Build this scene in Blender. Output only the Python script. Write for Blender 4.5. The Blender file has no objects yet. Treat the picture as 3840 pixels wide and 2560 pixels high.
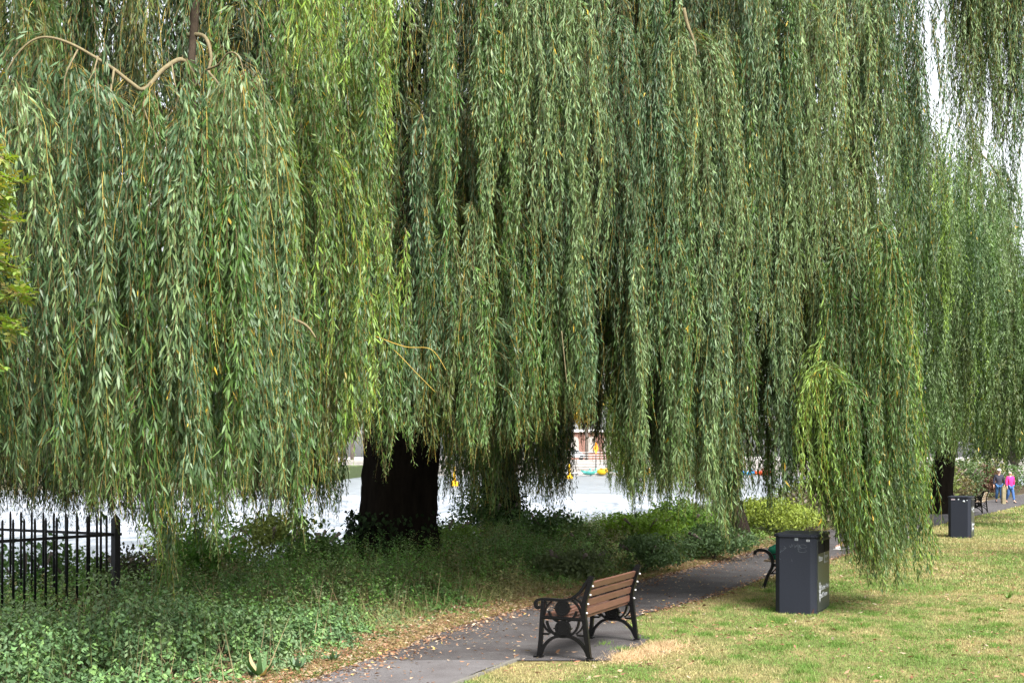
import bpy, bmesh, math, random
import numpy as np
from mathutils import Vector, Matrix
R = math.radians
rng = np.random.default_rng(7)
random.seed(7)
S = bpy.context.scene
C = S.collection

# ------------------------------------------------------------------ camera, sky, sun, exposure
CAMH = 2.25
cam = bpy.data.cameras.new('camera')
cam.sensor_width = 36; cam.lens = 45; cam.shift_y = 427 / 3840
cam.clip_end = 3000
camo = bpy.data.objects.new('camera', cam); C.objects.link(camo)
camo.location = (0, 0, CAMH); camo.rotation_euler = (R(90), 0, 0)
S.camera = camo
SUN_EL, SUN_AZ = 50, 152          # azimuth: degrees clockwise from +Y (behind the camera, a little left)
w = bpy.data.worlds.new('World'); S.world = w; w.use_nodes = True
wn = w.node_tree.nodes; wl = w.node_tree.links
sky = wn.new('ShaderNodeTexSky'); sky.sky_type = 'NISHITA'; sky.sun_disc = False
sky.sun_elevation = R(SUN_EL); sky.sun_rotation = R(SUN_AZ)
sky.air_density = 1.0; sky.dust_density = 3.0; sky.ozone_density = 1.0
hs = wn.new('ShaderNodeHueSaturation'); hs.inputs['Saturation'].default_value = 0.22; hs.inputs['Value'].default_value = 1.0
wl.new(sky.outputs[0], hs.inputs['Color'])
bg = wn['Background']; bg.inputs[1].default_value = 0.10
wl.new(hs.outputs[0], bg.inputs[0])
sun = bpy.data.lights.new('sun', 'SUN'); sun.energy = 2.3; sun.angle = R(30); sun.color = (1, .97, .92)
suno = bpy.data.objects.new('sun', sun); C.objects.link(suno)
az = R(SUN_AZ)
sd = Vector((math.sin(az) * math.cos(R(SUN_EL)), math.cos(az) * math.cos(R(SUN_EL)), math.sin(R(SUN_EL))))
suno.rotation_euler = sd.to_track_quat('Z', 'Y').to_euler(); suno.location = (0, -20, 40)
S.view_settings.view_transform = 'Standard'; S.view_settings.look = 'None'
S.view_settings.exposure = 2.1; S.view_settings.gamma = 1
S.cycles.max_bounces = 6; S.cycles.diffuse_bounces = 2; S.cycles.glossy_bounces = 2
S.cycles.transmission_bounces = 3; S.cycles.transparent_max_bounces = 4
S.cycles.caustics_reflective = False; S.cycles.caustics_refractive = False

# ------------------------------------------------------------------ helpers
def tag(o, label=None, cat=None, group=None, kind=None):
    if label: o['label'] = label
    if cat: o['category'] = cat
    if group: o['group'] = group
    if kind: o['kind'] = kind
    return o
def empty(name, loc=(0, 0, 0), rz=0.0):
    o = bpy.data.objects.new(name, None); C.objects.link(o)
    o.location = loc; o.rotation_euler = (0, 0, rz); o.empty_display_size = .2
    return o
def copy_tree(o, parent=None):
    c = o.copy(); C.objects.link(c)
    if parent is not None: c.parent = parent
    for ch in list(o.children): copy_tree(ch, c)
    return c
def V(x, y, Y):                                   # the point seen at (x, y) of a 2352-wide view, Y metres ahead
    return ((x - 1176) / 2940 * Y, Y, CAMH - (y - 1045.5) / 2940 * Y)

def mat(name, col, rough=.7, spec=.3, metal=0, noise=None, bump=None, nscale=8, col2=None, coord='Object', stretch=None):
    m = bpy.data.materials.new(name); m.use_nodes = True
    n = m.node_tree.nodes; l = m.node_tree.links; p = n['Principled BSDF']
    p.inputs['Base Color'].default_value = (*col, 1); p.inputs['Roughness'].default_value = rough
    p.inputs['Specular IOR Level'].default_value = spec; p.inputs['Metallic'].default_value = metal
    if noise or bump:
        tc = n.new('ShaderNodeTexCoord'); mp = n.new('ShaderNodeMapping'); l.new(tc.outputs[coord], mp.inputs[0])
        if stretch: mp.inputs['Scale'].default_value = stretch
        nt = n.new('ShaderNodeTexNoise'); nt.inputs['Scale'].default_value = nscale; nt.inputs['Detail'].default_value = 6
        nt.inputs['Roughness'].default_value = .65
        l.new(mp.outputs[0], nt.inputs['Vector'])
        if noise:
            c2 = col2 or tuple(c * (1 - noise) for c in col)
            r = n.new('ShaderNodeValToRGB'); r.color_ramp.elements[0].position = .3; r.color_ramp.elements[1].position = .7
            r.color_ramp.elements[0].color = (*c2, 1); r.color_ramp.elements[1].color = (*col, 1)
            l.new(nt.outputs['Fac'], r.inputs[0]); l.new(r.outputs[0], p.inputs['Base Color'])
        if bump:
            b = n.new('ShaderNodeBump'); b.inputs['Strength'].default_value = bump; b.inputs['Distance'].default_value = .02
            l.new(nt.outputs['Fac'], b.inputs['Height']); l.new(b.outputs[0], p.inputs['Normal'])
    return m

def leaf_mat(name, rough=.42, spec=.45, trans=.3, back=.25):
    m = bpy.data.materials.new(name); m.use_nodes = True
    n = m.node_tree.nodes; l = m.node_tree.links; p = n['Principled BSDF']; out = n['Material Output']
    at = n.new('ShaderNodeAttribute'); at.attribute_name = 'col'
    ge = n.new('ShaderNodeNewGeometry')
    mx = n.new('ShaderNodeMix'); mx.data_type = 'RGBA'
    mm = n.new('ShaderNodeMath'); mm.operation = 'MULTIPLY'; mm.inputs[1].default_value = back
    l.new(ge.outputs['Backfacing'], mm.inputs[0]); l.new(mm.outputs[0], mx.inputs[0])
    l.new(at.outputs['Vector'], mx.inputs[6]); mx.inputs[7].default_value = (.20, .28, .15, 1)
    l.new(mx.outputs[2], p.inputs['Base Color'])
    p.inputs['Roughness'].default_value = rough; p.inputs['Specular IOR Level'].default_value = spec
    tr = n.new('ShaderNodeBsdfTranslucent')
    ml = n.new('ShaderNodeVectorMath'); ml.operation = 'MULTIPLY'; ml.inputs[1].default_value = (1.5, 1.5, .6)
    l.new(at.outputs['Vector'], ml.inputs[0]); l.new(ml.outputs[0], tr.inputs['Color'])
    ms = n.new('ShaderNodeMixShader'); ms.inputs[0].default_value = trans
    l.new(p.outputs[0], ms.inputs[1]); l.new(tr.outputs[0], ms.inputs[2]); l.new(ms.outputs[0], out.inputs[0])
    return m

def raw_mesh(name, co, tris, material, parent=None, col=None, quads=False):
    """triangles (or quads) from numpy arrays, col = colour per face"""
    me = bpy.data.meshes.new(name)
    k = 4 if quads else 3
    nf = len(tris)
    me.vertices.add(len(co)); me.vertices.foreach_set('co', np.ascontiguousarray(co, np.float32).ravel())
    me.loops.add(nf * k); me.loops.foreach_set('vertex_index', np.ascontiguousarray(tris, np.int32).ravel())
    me.polygons.add(nf); me.polygons.foreach_set('loop_start', np.arange(0, nf * k, k, dtype=np.int32))
    if col is not None:
        a = me.attributes.new('col', 'FLOAT_VECTOR', 'FACE')
        a.data.foreach_set('vector', np.ascontiguousarray(col, np.float32).ravel())
    me.materials.append(material); me.update()
    o = bpy.data.objects.new(name, me); C.objects.link(o)
    if parent is not None: o.parent = parent
    return o

class MB:
    """collects shapes, links them as one mesh"""
    def __init__(s): s.v = []; s.f = []; s.sm = []
    def add(s, v, f, smooth=False):
        b = len(s.v); s.v += [tuple(p) for p in v]; s.f += [tuple(i + b for i in q) for q in f]; s.sm += [smooth] * len(f)
    def box(s, x0, x1, y0, y1, z0, z1, M=None):
        v = [Vector((x, y, z)) for z in (z0, z1) for y in (y0, y1) for x in (x0, x1)]
        if M: v = [M @ p for p in v]
        s.add(v, [(0, 2, 3, 1), (4, 5, 7, 6), (0, 1, 5, 4), (2, 6, 7, 3), (0, 4, 6, 2), (1, 3, 7, 5)])
    def tube(s, pts, rad, n=8, cap=True, jit=0.0):
        pts = [Vector(p) for p in pts]; k = len(pts)
        if not hasattr(rad, '__len__'): rad = [rad] * k
        u = None; rings = []
        for i, p in enumerate(pts):
            t = (pts[min(i + 1, k - 1)] - pts[max(i - 1, 0)]).normalized()
            if u is None:
                u = t.orthogonal().normalized()
            else:
                u = (u - t * u.dot(t)).normalized()
            b = t.cross(u)
            rings.append([p + (u * math.cos(2 * math.pi * j / n) + b * math.sin(2 * math.pi * j / n)) * rad[i] * (1 + random.uniform(-jit, jit)) for j in range(n)])
        v = [q for r in rings for q in r]
        f = [(i * n + j, i * n + (j + 1) % n, (i + 1) * n + (j + 1) % n, (i + 1) * n + j) for i in range(k - 1) for j in range(n)]
        if cap: f += [tuple(range(n))[::-1], tuple((k - 1) * n + j for j in range(n))]
        s.add(v, f, True)
    def prism(s, poly, z0, z1, M=None):
        n = len(poly)
        v = [Vector((x, y, z0)) for x, y in poly] + [Vector((x, y, z1)) for x, y in poly]
        if M: v = [M @ p for p in v]
        s.add(v, [tuple(range(n))[::-1], tuple(range(n, 2 * n))] + [(i, (i + 1) % n, n + (i + 1) % n, n + i) for i in range(n)])
    def bar(s, pts, w, t, y=0.0):                   # flat bar in the XZ plane along pts, width w, thickness t in Y
        k = len(pts); P = [Vector((p[0], 0, p[1])) for p in pts]
        if not hasattr(w, '__len__'): w = [w] * k
        v = []
        for i in range(k):
            d = (P[min(i + 1, k - 1)] - P[max(i - 1, 0)]).normalized(); nn = Vector((-d.z, 0, d.x)) * w[i] / 2
            for sy in (-t / 2, t / 2):
                for sn in (-1, 1): v.append(P[i] + nn * sn + Vector((0, y + sy, 0)))
        f = []
        for i in range(k - 1):
            a = 4 * i; b = a + 4
            f += [(a, a + 1, b + 1, b), (a + 2, b + 2, b + 3, a + 3), (a, b, b + 2, a + 2), (a + 1, a + 3, b + 3, b + 1)]
        f += [(0, 2, 3, 1), (4 * k - 4, 4 * k - 3, 4 * k - 1, 4 * k - 2)]
        s.add(v, f)
    def build(s, name, material, parent=None, bevel=0):
        me = bpy.data.meshes.new(name); me.from_pydata([tuple(p) for p in s.v], [], s.f)
        me.polygons.foreach_set('use_smooth', s.sm)
        me.materials.append(material); me.update()
        bm = bmesh.new(); bm.from_mesh(me); bmesh.ops.recalc_face_normals(bm, faces=bm.faces)
        if bevel: bmesh.ops.bevel(bm, geom=[e for e in bm.edges if e.calc_face_angle(0) > .6], offset=bevel, segments=2, affect='EDGES', clamp_overlap=True)
        bm.to_mesh(me); bm.free()
        o = bpy.data.objects.new(name, me); C.objects.link(o)
        if parent is not None: o.parent = parent
        return o

def smooth_pts(pts, n=6):
    """Catmull-Rom through pts"""
    P = [Vector(p) for p in pts]; out = []
    for i in range(len(P) - 1):
        a = P[max(i - 1, 0)]; b = P[i]; c = P[i + 1]; d = P[min(i + 2, len(P) - 1)]
        for j in range(n):
            t = j / n
            out.append(.5 * ((2 * b) + (c - a) * t + (2 * a - 5 * b + 4 * c - d) * t * t + (3 * b - a - 3 * c + d) * t ** 3))
    return out + [P[-1]]

def vnoise(x, y, seed=0):
    x = np.asarray(x, float); y = np.asarray(y, float)
    xi = np.floor(x).astype(np.int64); yi = np.floor(y).astype(np.int64); fx = x - xi; fy = y - yi
    def h(a, b):
        n = (a * 374761393 + b * 668265263 + seed * 69069) & 0xffffffff
        n = ((n ^ (n >> 13)) * 1274126177) & 0xffffffff
        return ((n ^ (n >> 16)) & 0xffff) / 65535.0
    fx = fx * fx * (3 - 2 * fx); fy = fy * fy * (3 - 2 * fy)
    return (h(xi, yi) * (1 - fx) + h(xi + 1, yi) * fx) * (1 - fy) + (h(xi, yi + 1) * (1 - fx) + h(xi + 1, yi + 1) * fx) * fy
def fbm(x, y, seed=0, o=3):
    return sum(vnoise(x * 2 ** i, y * 2 ** i, seed + i) / 2 ** i for i in range(o)) / sum(1 / 2 ** i for i in range(o))
def unit(a): return a / np.maximum(np.linalg.norm(a, axis=1, keepdims=True), 1e-9)
def randunit(n):
    return unit(rng.normal(size=(n, 3)))

def leaf_arrays(pos, d, side, L, W, curl, col, hi=False):
    """pointed leaves: base pos, direction d, side vector, length, width; curl bends the tip"""
    n = len(pos); nr = np.cross(d, side)
    L = L[:, None]; W = W[:, None]; curl = curl[:, None]
    if hi:
        v = np.stack([pos,
                      pos + d * L * .33 - side * W * .5 + nr * L * curl * .10,
                      pos + d * L * .33 + side * W * .5 + nr * L * curl * .10,
                      pos + d * L * .70 - side * W * .33 + nr * L * curl * .28,
                      pos + d * L * .70 + side * W * .33 + nr * L * curl * .28,
                      pos + d * L * .97 + nr * L * curl * .55], 1).reshape(-1, 3)
        t = np.array([[0, 1, 2], [1, 3, 2], [2, 3, 4], [3, 5, 4]])
        f = (np.arange(n)[:, None, None] * 6 + t[None]).reshape(-1, 3); c = np.repeat(col, 4, 0)
    else:
        v = np.stack([pos, pos + d * L * .45 - side * W * .5 + nr * L * curl * .25,
                      pos + d * L, pos + d * L * .45 + side * W * .5 + nr * L * curl * .25], 1).reshape(-1, 3)
        t = np.array([[0, 1, 2], [0, 2, 3]])
        f = (np.arange(n)[:, None, None] * 4 + t[None]).reshape(-1, 3); c = np.repeat(col, 2, 0)
    return v, f, c
def merge(parts):
    vs, fs, cs = [], [], []; b = 0
    for v, f, c in parts:
        vs.append(v); fs.append(f + b); cs.append(c); b += len(v)
    return np.concatenate(vs), np.concatenate(fs), np.concatenate(cs)

# ------------------------------------------------------------------ the lie of the land
LEFT = np.array([(-9, -2), (-5.4, 6), (-2.09, 12.66), (-1.6, 13.95), (-.99, 16), (-.6, 17.1), (.49, 19.5), (1.6, 21.6), (3.1, 24.6),
                 (5.14, 28.8), (6.9, 32.9), (11.8, 43.5), (17.8, 55), (21.5, 62), (28, 74), (40, 95), (60, 120), (120, 180)])
RIGHT = np.array([(-7.6, -2), (-3.9, 6), (-.585, 12.66), (-.146, 13.8), (.62, 15.6), (1.25, 16.9), (1.877, 18.15), (3.217, 20.4),
                  (4.95, 24.1), (6.9, 27.6), (9.3, 32.3), (14.5, 42.8), (20.5, 54), (24.3, 61.5), (31, 74), (43, 95), (63, 120), (123, 180)])
def XL(y): return np.interp(y, LEFT[:, 1], LEFT[:, 0])
def XR(y): return np.interp(y, RIGHT[:, 1], RIGHT[:, 0])
def sst(a, b, x):
    t = np.clip((x - a) / (b - a), 0, 1); return t * t * (3 - 2 * t)
def gz(x, y):
    x = np.asarray(x, float); y = np.asarray(y, float)
    u = (XL(y) - x) * .9
    z = -.26 * sst(38, 74, y)
    z = z + .06 * sst(.3, 1.6, u)
    z = z - 2.9 * sst(5.8, 11.5, u)
    return z
gx = np.unique(np.concatenate([np.linspace(-260, -30, 20), np.linspace(-30, -8, 23), np.linspace(-8, 12, 81), np.linspace(12, 50, 77), np.linspace(50, 500, 40)]))
gy = np.unique(np.concatenate([np.linspace(-40, 5, 10), np.linspace(5, 45, 161), np.linspace(45, 130, 120), np.linspace(130, 1200, 40)]))
GX, GY = np.meshgrid(gx, gy)
GZ = gz(GX, GY)
co = np.stack([GX, GY, GZ], -1).reshape(-1, 3)
nx = len(gx); ii, jj = np.meshgrid(np.arange(len(gx) - 1), np.arange(len(gy) - 1))
q = np.stack([jj * nx + ii, jj * nx + ii + 1, (jj + 1) * nx + ii + 1, (jj + 1) * nx + ii], -1).reshape(-1, 4)

def ground_mat():
    m = bpy.data.materials.new('turf_and_earth'); m.use_nodes = True
    n = m.node_tree.nodes; l = m.node_tree.links; p = n['Principled BSDF']
    p.inputs['Roughness'].default_value = .95; p.inputs['Specular IOR Level'].default_value = .1
    tc = n.new('ShaderNodeTexCoord')
    def noise(s, d=5):
        t = n.new('ShaderNodeTexNoise'); t.inputs['Scale'].default_value = s; t.inputs['Detail'].default_value = d
        l.new(tc.outputs['Object'], t.inputs['Vector']); return t
    a = noise(.7); b = noise(14, 8)
    r = n.new('ShaderNodeValToRGB'); e = r.color_ramp.elements
    e[0].position = .36; e[0].color = (.075, .10, .028, 1); e[1].position = .62; e[1].color = (.20, .155, .075, 1)
    l.new(a.outputs[0], r.inputs[0])
    r2 = n.new('ShaderNodeValToRGB'); e = r2.color_ramp.elements
    e[0].position = .35; e[0].color = (.4, .4, .4, 1); e[1].position = .65; e[1].color = (1.35, 1.35, 1.35, 1)
    l.new(b.outputs[0], r2.inputs[0])
    mu = n.new('ShaderNodeMix'); mu.data_type = 'RGBA'; mu.blend_type = 'MULTIPLY'; mu.inputs[0].default_value = 1
    l.new(r.outputs[0], mu.inputs[6]); l.new(r2.outputs[0], mu.inputs[7])
    at = n.new('ShaderNodeAttribute'); at.attribute_name = 'soil'
    m2 = n.new('ShaderNodeMix'); m2.data_type = 'RGBA'
    l.new(at.outputs['Fac'], m2.inputs[0]); l.new(mu.outputs[2], m2.inputs[6]); m2.inputs[7].default_value = (.045, .033, .02, 1)
    l.new(m2.outputs[2], p.inputs['Base Color'])
    bu = n.new('ShaderNodeBump'); bu.inputs['Strength'].default_value = .8; bu.inputs['Distance'].default_value = .03
    l.new(b.outputs[0], bu.inputs['Height']); l.new(bu.outputs[0], p.inputs['Normal'])
    return m
gro = raw_mesh('ground', co, q, ground_mat(), quads=True)
at = gro.data.attributes.new('soil', 'FLOAT', 'POINT')
at.data.foreach_set('value', (((XL(co[:, 1]) - co[:, 0]) > .15).astype(np.float32)))
tag(gro, kind='structure')

def strip(name, y0, y1, m, dz, xl=XL, xr=XR, n=9):
    ys = np.unique(np.concatenate([np.arange(y0, min(y1, 46), .25), np.arange(min(y1, 46), y1, 1.0), [y0, y1]]))
    ys = ys[(ys >= y0) & (ys <= y1)]
    t = np.linspace(0, 1, n)
    X = xl(ys)[:, None] * (1 - t) + xr(ys)[:, None] * t; Y = np.repeat(ys[:, None], n, 1)
    edge = .16 * (fbm(Y * 2, Y * 0, 5) - .5)
    X = X + edge * (t == 0) + .14 * (fbm(Y * 2, Y * 0 + 9, 6) - .4) * (t == 1)
    co = np.stack([X, Y, gz(X, Y) + dz], -1).reshape(-1, 3)
    i, j = np.meshgrid(np.arange(n - 1), np.arange(len(ys) - 1))
    q = np.stack([j * n + i, j * n + i + 1, (j + 1) * n + i + 1, (j + 1) * n + i], -1).reshape(-1, 4)
    o = raw_mesh(name, co, q, m, quads=True); tag(o, kind='structure'); return o
def tarmac(name, col, col2, grit):
    m = mat(name, col, .85, .25, noise=.4, bump=.6, nscale=70)
    n = m.node_tree.nodes; l = m.node_tree.links; p = n['Principled BSDF']
    src = p.inputs['Base Color'].links[0].from_socket
    tc = n.new('ShaderNodeTexCoord'); t = n.new('ShaderNodeTexNoise'); t.inputs['Scale'].default_value = 1.6; t.inputs['Detail'].default_value = 7; t.inputs['Roughness'].default_value = .7
    l.new(tc.outputs['Object'], t.inputs['Vector'])
    r_ = n.new('ShaderNodeValToRGB'); r_.color_ramp.elements[0].position = .35; r_.color_ramp.elements[1].position = .7
    r_.color_ramp.elements[0].color = (*col2, 1); r_.color_ramp.elements[1].color = (1, 1, 1, 1); l.new(t.outputs[0], r_.inputs[0])
    mu = n.new('ShaderNodeMix'); mu.data_type = 'RGBA'; mu.blend_type = 'MULTIPLY'; mu.inputs[0].default_value = 1
    l.new(src, mu.inputs[6]); l.new(r_.outputs[0], mu.inputs[7])
    v_ = n.new('ShaderNodeTexVoronoi'); v_.inputs['Scale'].default_value = 110; l.new(tc.outputs['Object'], v_.inputs['Vector'])
    lt = n.new('ShaderNodeMath'); lt.operation = 'LESS_THAN'; lt.inputs[1].default_value = grit; l.new(v_.outputs['Distance'], lt.inputs[0])
    m2 = n.new('ShaderNodeMix'); m2.data_type = 'RGBA'; l.new(lt.outputs[0], m2.inputs[0]); l.new(mu.outputs[2], m2.inputs[6]); m2.inputs[7].default_value = (.30, .28, .26, 1)
    l.new(m2.outputs[2], p.inputs['Base Color']); return m
m_tar = tarmac('dark_asphalt', (.098, .093, .093), (.55, .5, .5), .13)
m_tar2 = tarmac('pale_asphalt', (.165, .156, .158), (.68, .65, .65), .12)
def XRpad(y):           # the paved lay-by under the bench
    y = np.asarray(y, float)
    return np.interp(y, [13.75, 13.9, 14.0, 14.5, 15.2, 15.75, 16.1, 16.6, 17.6, 18.1, 19], [-.146, .9, 1.05, 1.15, 1.55, 1.7, 1.55, 1.45, 1.6, 1.87, 2.38])
pa = strip('path', 14.0, 178, m_tar, .012, xr=lambda y: np.where(np.asarray(y) < 19, np.maximum(XRpad(y), XR(y)), XR(y)))
pb = strip('pavement', -2, 13.997, m_tar2, .016)
kb = MB()
ys = np.arange(5, 13.8, .92)
for y in ys:
    x0, x1 = float(XR(y)), float(XR(y + .91)); a = math.atan2(.91, x1 - x0)
    kb.box(0, .905, -.05, 0, -.1, .028, Matrix.Translation((x0 + .055, y, 0)) @ Matrix.Rotation(a, 4, 'Z'))
tag(kb.build('kerb', mat('edging_stone', (.17, .16, .14), .9, noise=.4, nscale=20), bevel=.006), kind='structure')

# ------------------------------------------------------------------ river, weir
def water_mat(name, col, foam, rough, scale, stretch=(1, .25, 1), fl=.45, fh=.62, bd=.03):
    m = bpy.data.materials.new(name); m.use_nodes = True
    n = m.node_tree.nodes; l = m.node_tree.links; p = n['Principled BSDF']
    tc = n.new('ShaderNodeTexCoord'); mp = n.new('ShaderNodeMapping'); mp.inputs['Scale'].default_value = stretch
    l.new(tc.outputs['Object'], mp.inputs[0])
    nt = n.new('ShaderNodeTexNoise'); nt.inputs['Scale'].default_value = scale; nt.inputs['Detail'].default_value = 8
    nt.inputs['Roughness'].default_value = .7; nt.inputs['Distortion'].default_value = .6
    l.new(mp.outputs[0], nt.inputs['Vector'])
    r = n.new('ShaderNodeValToRGB'); e = r.color_ramp.elements
    e[0].position = fl; e[0].color = (*col, 1); e[1].position = fh; e[1].color = (*foam, 1)
    l.new(nt.outputs[0], r.inputs[0]); l.new(r.outputs[0], p.inputs['Base Color'])
    p.inputs['Roughness'].default_value = rough; p.inputs['Specular IOR Level'].default_value = .4
    b = n.new('ShaderNodeBump'); b.inputs['Strength'].default_value = .5; b.inputs['Distance'].default_value = bd
    l.new(nt.outputs[0], b.inputs['Height']); l.new(b.outputs[0], p.inputs['Normal'])
    return m
m_up = water_mat('calm_river', (.10, .115, .12), (.20, .22, .24), .42, .5, (1, .3, 1), fl=.3, fh=.7, bd=.25)
m_weir = water_mat('weir_foam', (.10, .12, .14), (.36, .385, .43), .7, .55, (1, .30, 1), .36, .62, .12)
m_low = water_mat('broken_river', (.10, .12, .13), (.32, .35, .40), .55, .6, (1, .3, 1), .40, .64, .2)
def crest(x): return 92.5 + x * .12
def sheet(name, xs, yfun, zs, m, nt=24):
    X = np.repeat(xs[None], nt, 0); t = np.linspace(0, 1, nt)[:, None]
    Y0, Y1 = yfun(xs); Y = Y0[None] * (1 - t) + Y1[None] * t
    Z = np.interp(t[:, 0], *zs)[:, None] + 0 * X
    co = np.stack([X, Y, Z], -1).reshape(-1, 3); n = len(xs)
    i, j = np.meshgrid(np.arange(n - 1), np.arange(nt - 1))
    q = np.stack([j * n + i, j * n + i + 1, (j + 1) * n + i + 1, (j + 1) * n + i], -1).reshape(-1, 4)
    o = raw_mesh(name, co, q, m, quads=True); tag(o, kind='structure'); return o
xs = np.linspace(-110, 90, 60)
sheet('river', xs, lambda x: (crest(x) + .4, 0 * x + 240), ([0, 1], [-.6, -.6]), m_up, 8)
sheet('weir', xs, lambda x: (crest(x) - 26, crest(x) + .4), ([0, .25, .9, .97, 1], [-1.72, -1.6, -.72, -.57, -.60]), m_weir, 40)
sheet('river_water', xs, lambda x: (0 * x - 5, crest(x) - 25.6), ([0, 1], [-1.7, -1.7]), m_low, 8)

# ------------------------------------------------------------------ far bank
m_stone = mat('quay_stone', (.33, .31, .29), .9, noise=.35, nscale=1.5)
m_wall = mat('mossy_wall', (.20, .16, .12), .9, noise=.5, nscale=1.2, col2=(.09, .10, .05))
m_brick = mat('red_brick', (.26, .14, .11), .9, noise=.3, nscale=3)
m_white = mat('white_render', (.75, .74, .72), .7)
m_glass = mat('window_glass', (.05, .06, .07), .1, .6)
m_dark = mat('dark_metal', (.02, .02, .022), .5, .4)
m_roofs = mat('slate_roof', (.12, .12, .14), .7, noise=.3)
b = MB(); b.box(-60, 160, 185, 1200, -2.6, 1.6); o = b.build('far_ground', mat('pale_paving', (.42, .40, .38), .9, noise=.2, nscale=.4)); tag(o, kind='structure')
b = MB(); b.box(-200, -20, 106, 190, -2.6, .85); o = b.build('far_bank', mat('bank_grass', (.07, .10, .03), .9, noise=.4, nscale=2)); tag(o, kind='structure')
# river wall at left
wl_ = empty('river_wall', (-70, 105.5, -2.6)); tag(wl_, 'low brown stone retaining wall along the river behind the left willow', 'wall')
b = MB(); b.box(-60, 50, 0, .5, 0, 3.4); b.build('wall_face', m_wall, wl_)
b = MB(); b.box(-60, 50.1, -.08, .6, 3.4, 3.55); b.build('coping', m_stone, wl_)
qw = empty('quay_wall', (0, 184.9, -2)); tag(qw, 'grey coursed stone quay wall across the river below the railings', 'wall')
b = MB(); b.box(-60, 120, -.4, .05, 0, 3.6)
for k in range(5):
    b.box(-60, 120, -.45, -.39, 1.9 + k * .32, 1.9 + k * .32 + .27)
b.build('wall_face', m_stone, qw)
b = MB(); b.box(-60, 120, -3.2, -.401, 0, 2.1); b.build('ledge', m_stone, qw)
def railing(y, z, x0, x1, lab, hgt=1.1, sp=2.2, rails=4):
    e = empty('railing', ((x0 + x1) / 2, y, z)); tag(e, lab, 'railing'); h = (x1 - x0) / 2
    b = MB()
    for k in range(rails): b.tube([(-h, 0, hgt * (k + 1) / rails), (h, 0, hgt * (k + 1) / rails)], .03, 5)
    b.build('rail', m_white if rails == 3 else m_dark, e)
    n = int(2 * h / sp)
    for k in range(n + 1):
        b = MB(); b.tube([(-h + k * sp, 0, 0), (-h + k * sp, 0, hgt + .1)], .05, 5); b.build('post', m_dark, e)
railing(185.2, 1.6, 3, 33, 'thin dark railing along the top of the far quay wall', rails=3, sp=2.6)
railing(181.9, .1, 3, 33, 'pale railing on the lower ledge at the water side of the quay', rails=3, sp=5)

def house(loc, w_, d_, h_, lab, mwall, storeys=3, cols=5, bands=True):
    e = empty('brick_house', loc); tag(e, lab, 'house')
    b = MB(); b.box(-w_ / 2, w_ / 2, 0, d_, 0, h_); wallo = b.build('wall', mwall, e)
    b = MB(); b.prism([(-.4, 0), (d_ + .4, 0), (d_ / 2, 2.8)], -w_ / 2 - .3, w_ / 2 + .3, Matrix.Translation((0, 0, h_ + .005)) @ Matrix(((0, 0, 1, 0), (1, 0, 0, 0), (0, 1, 0, 0), (0, 0, 0, 1))))
    rf = b.build('roof', m_roofs, e)
    b = MB(); b.box(-w_ / 4 - .4, -w_ / 4 + .4, d_ / 2 - .3, d_ / 2 + .3, h_ + 1.8, h_ + 4); b.build('chimney', mwall, rf)
    if bands:
        b = MB()
        for s in range(storeys): b.box(-w_ / 2 - .02, w_ / 2 + .02, -.09, -.003, (s + 1) * h_ / storeys - .45, (s + 1) * h_ / storeys - .15)
        b.build('band_course', m_white, e)
    for s in range(storeys):
        for c in range(cols):
            x = -w_ / 2 + (c + .5) * w_ / cols; z = s * h_ / storeys + .7
            b = MB(); b.box(x - .6, x + .6, -.07, -.002, z, z + 1.5); f = b.build('window', m_white, e)
            b = MB(); b.box(x - .5, x - .03, -.10, -.071, z + .1, z + 1.4); b.box(x + .03, x + .5, -.10, -.071, z + .1, z + 1.4); b.build('pane', m_glass, f)
    return e
house((-43, 122, .85), 22, 9, 9.6, 'three storey red brick house with white bands behind the left willow', m_brick)
# quay building with blind arches and pavilion
e = empty('quay_building', (14.4, 205, 1.6)); tag(e, 'low red brick building with arched recesses behind the quay railings', 'building')
b = MB(); b.box(-5.6, 5.4, 0, 8, 0, 4.4); b.build('wall', m_brick, e)
for k in range(4):
    x = -4.4 + k * 2.7
    b = MB(); b.prism([(x - .7, 1.1), (x + .7, 1.1)] + [(x + .7 * math.cos(a), 3 + .7 * math.sin(a)) for a in np.linspace(0, math.pi, 9)], 0, .08,
                      Matrix.Translation((0, -.003, 0)) @ Matrix.Rotation(R(90), 4, 'X')); b.build('window', mat('faded_panel', (.33, .30, .27), .9), e)
b = MB(); b.box(-5.9, 5.7, -.4, 8.4, 4.403, 4.8); b.build('roof', m_white, e)
e = empty('pavilion', (22.6, 199, 1.6)); tag(e, 'white roofed pavilion kiosk with dark counters right of the brick building', 'kiosk')
b = MB(); b.prism([(-4.2, -3.4), (5, -3.4), (5, 3), (-4.2, 3)], 3.5, 3.75); b.prism([(-4.3, 0), (5.1, 0), (4.0, 1.5), (-3.2, 1.5)], -3.2, 3, Matrix.Translation((0, 0, 3.755)) @ Matrix.Rotation(R(90), 4, 'X')); b.build('roof', m_white, e)
b = MB(); b.box(-3.6, 4.6, -.5, 2.6, 0, 3.49); b.build('wall', mat('dark_timber', (.07, .045, .035), .7, noise=.5), e)
for x in (-3.8, -1, 1.8, 4.6):
    b = MB(); b.tube([(x, -3, 0), (x, -3, 3.49)], .09, 6); b.build('post', m_white, e)
b = MB(); b.box(.2, 1.6, -.66, -.503, 2.3, 2.9); b.build('sign_board', mat('orange_board', (.85, .20, .04), .6), e)
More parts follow.
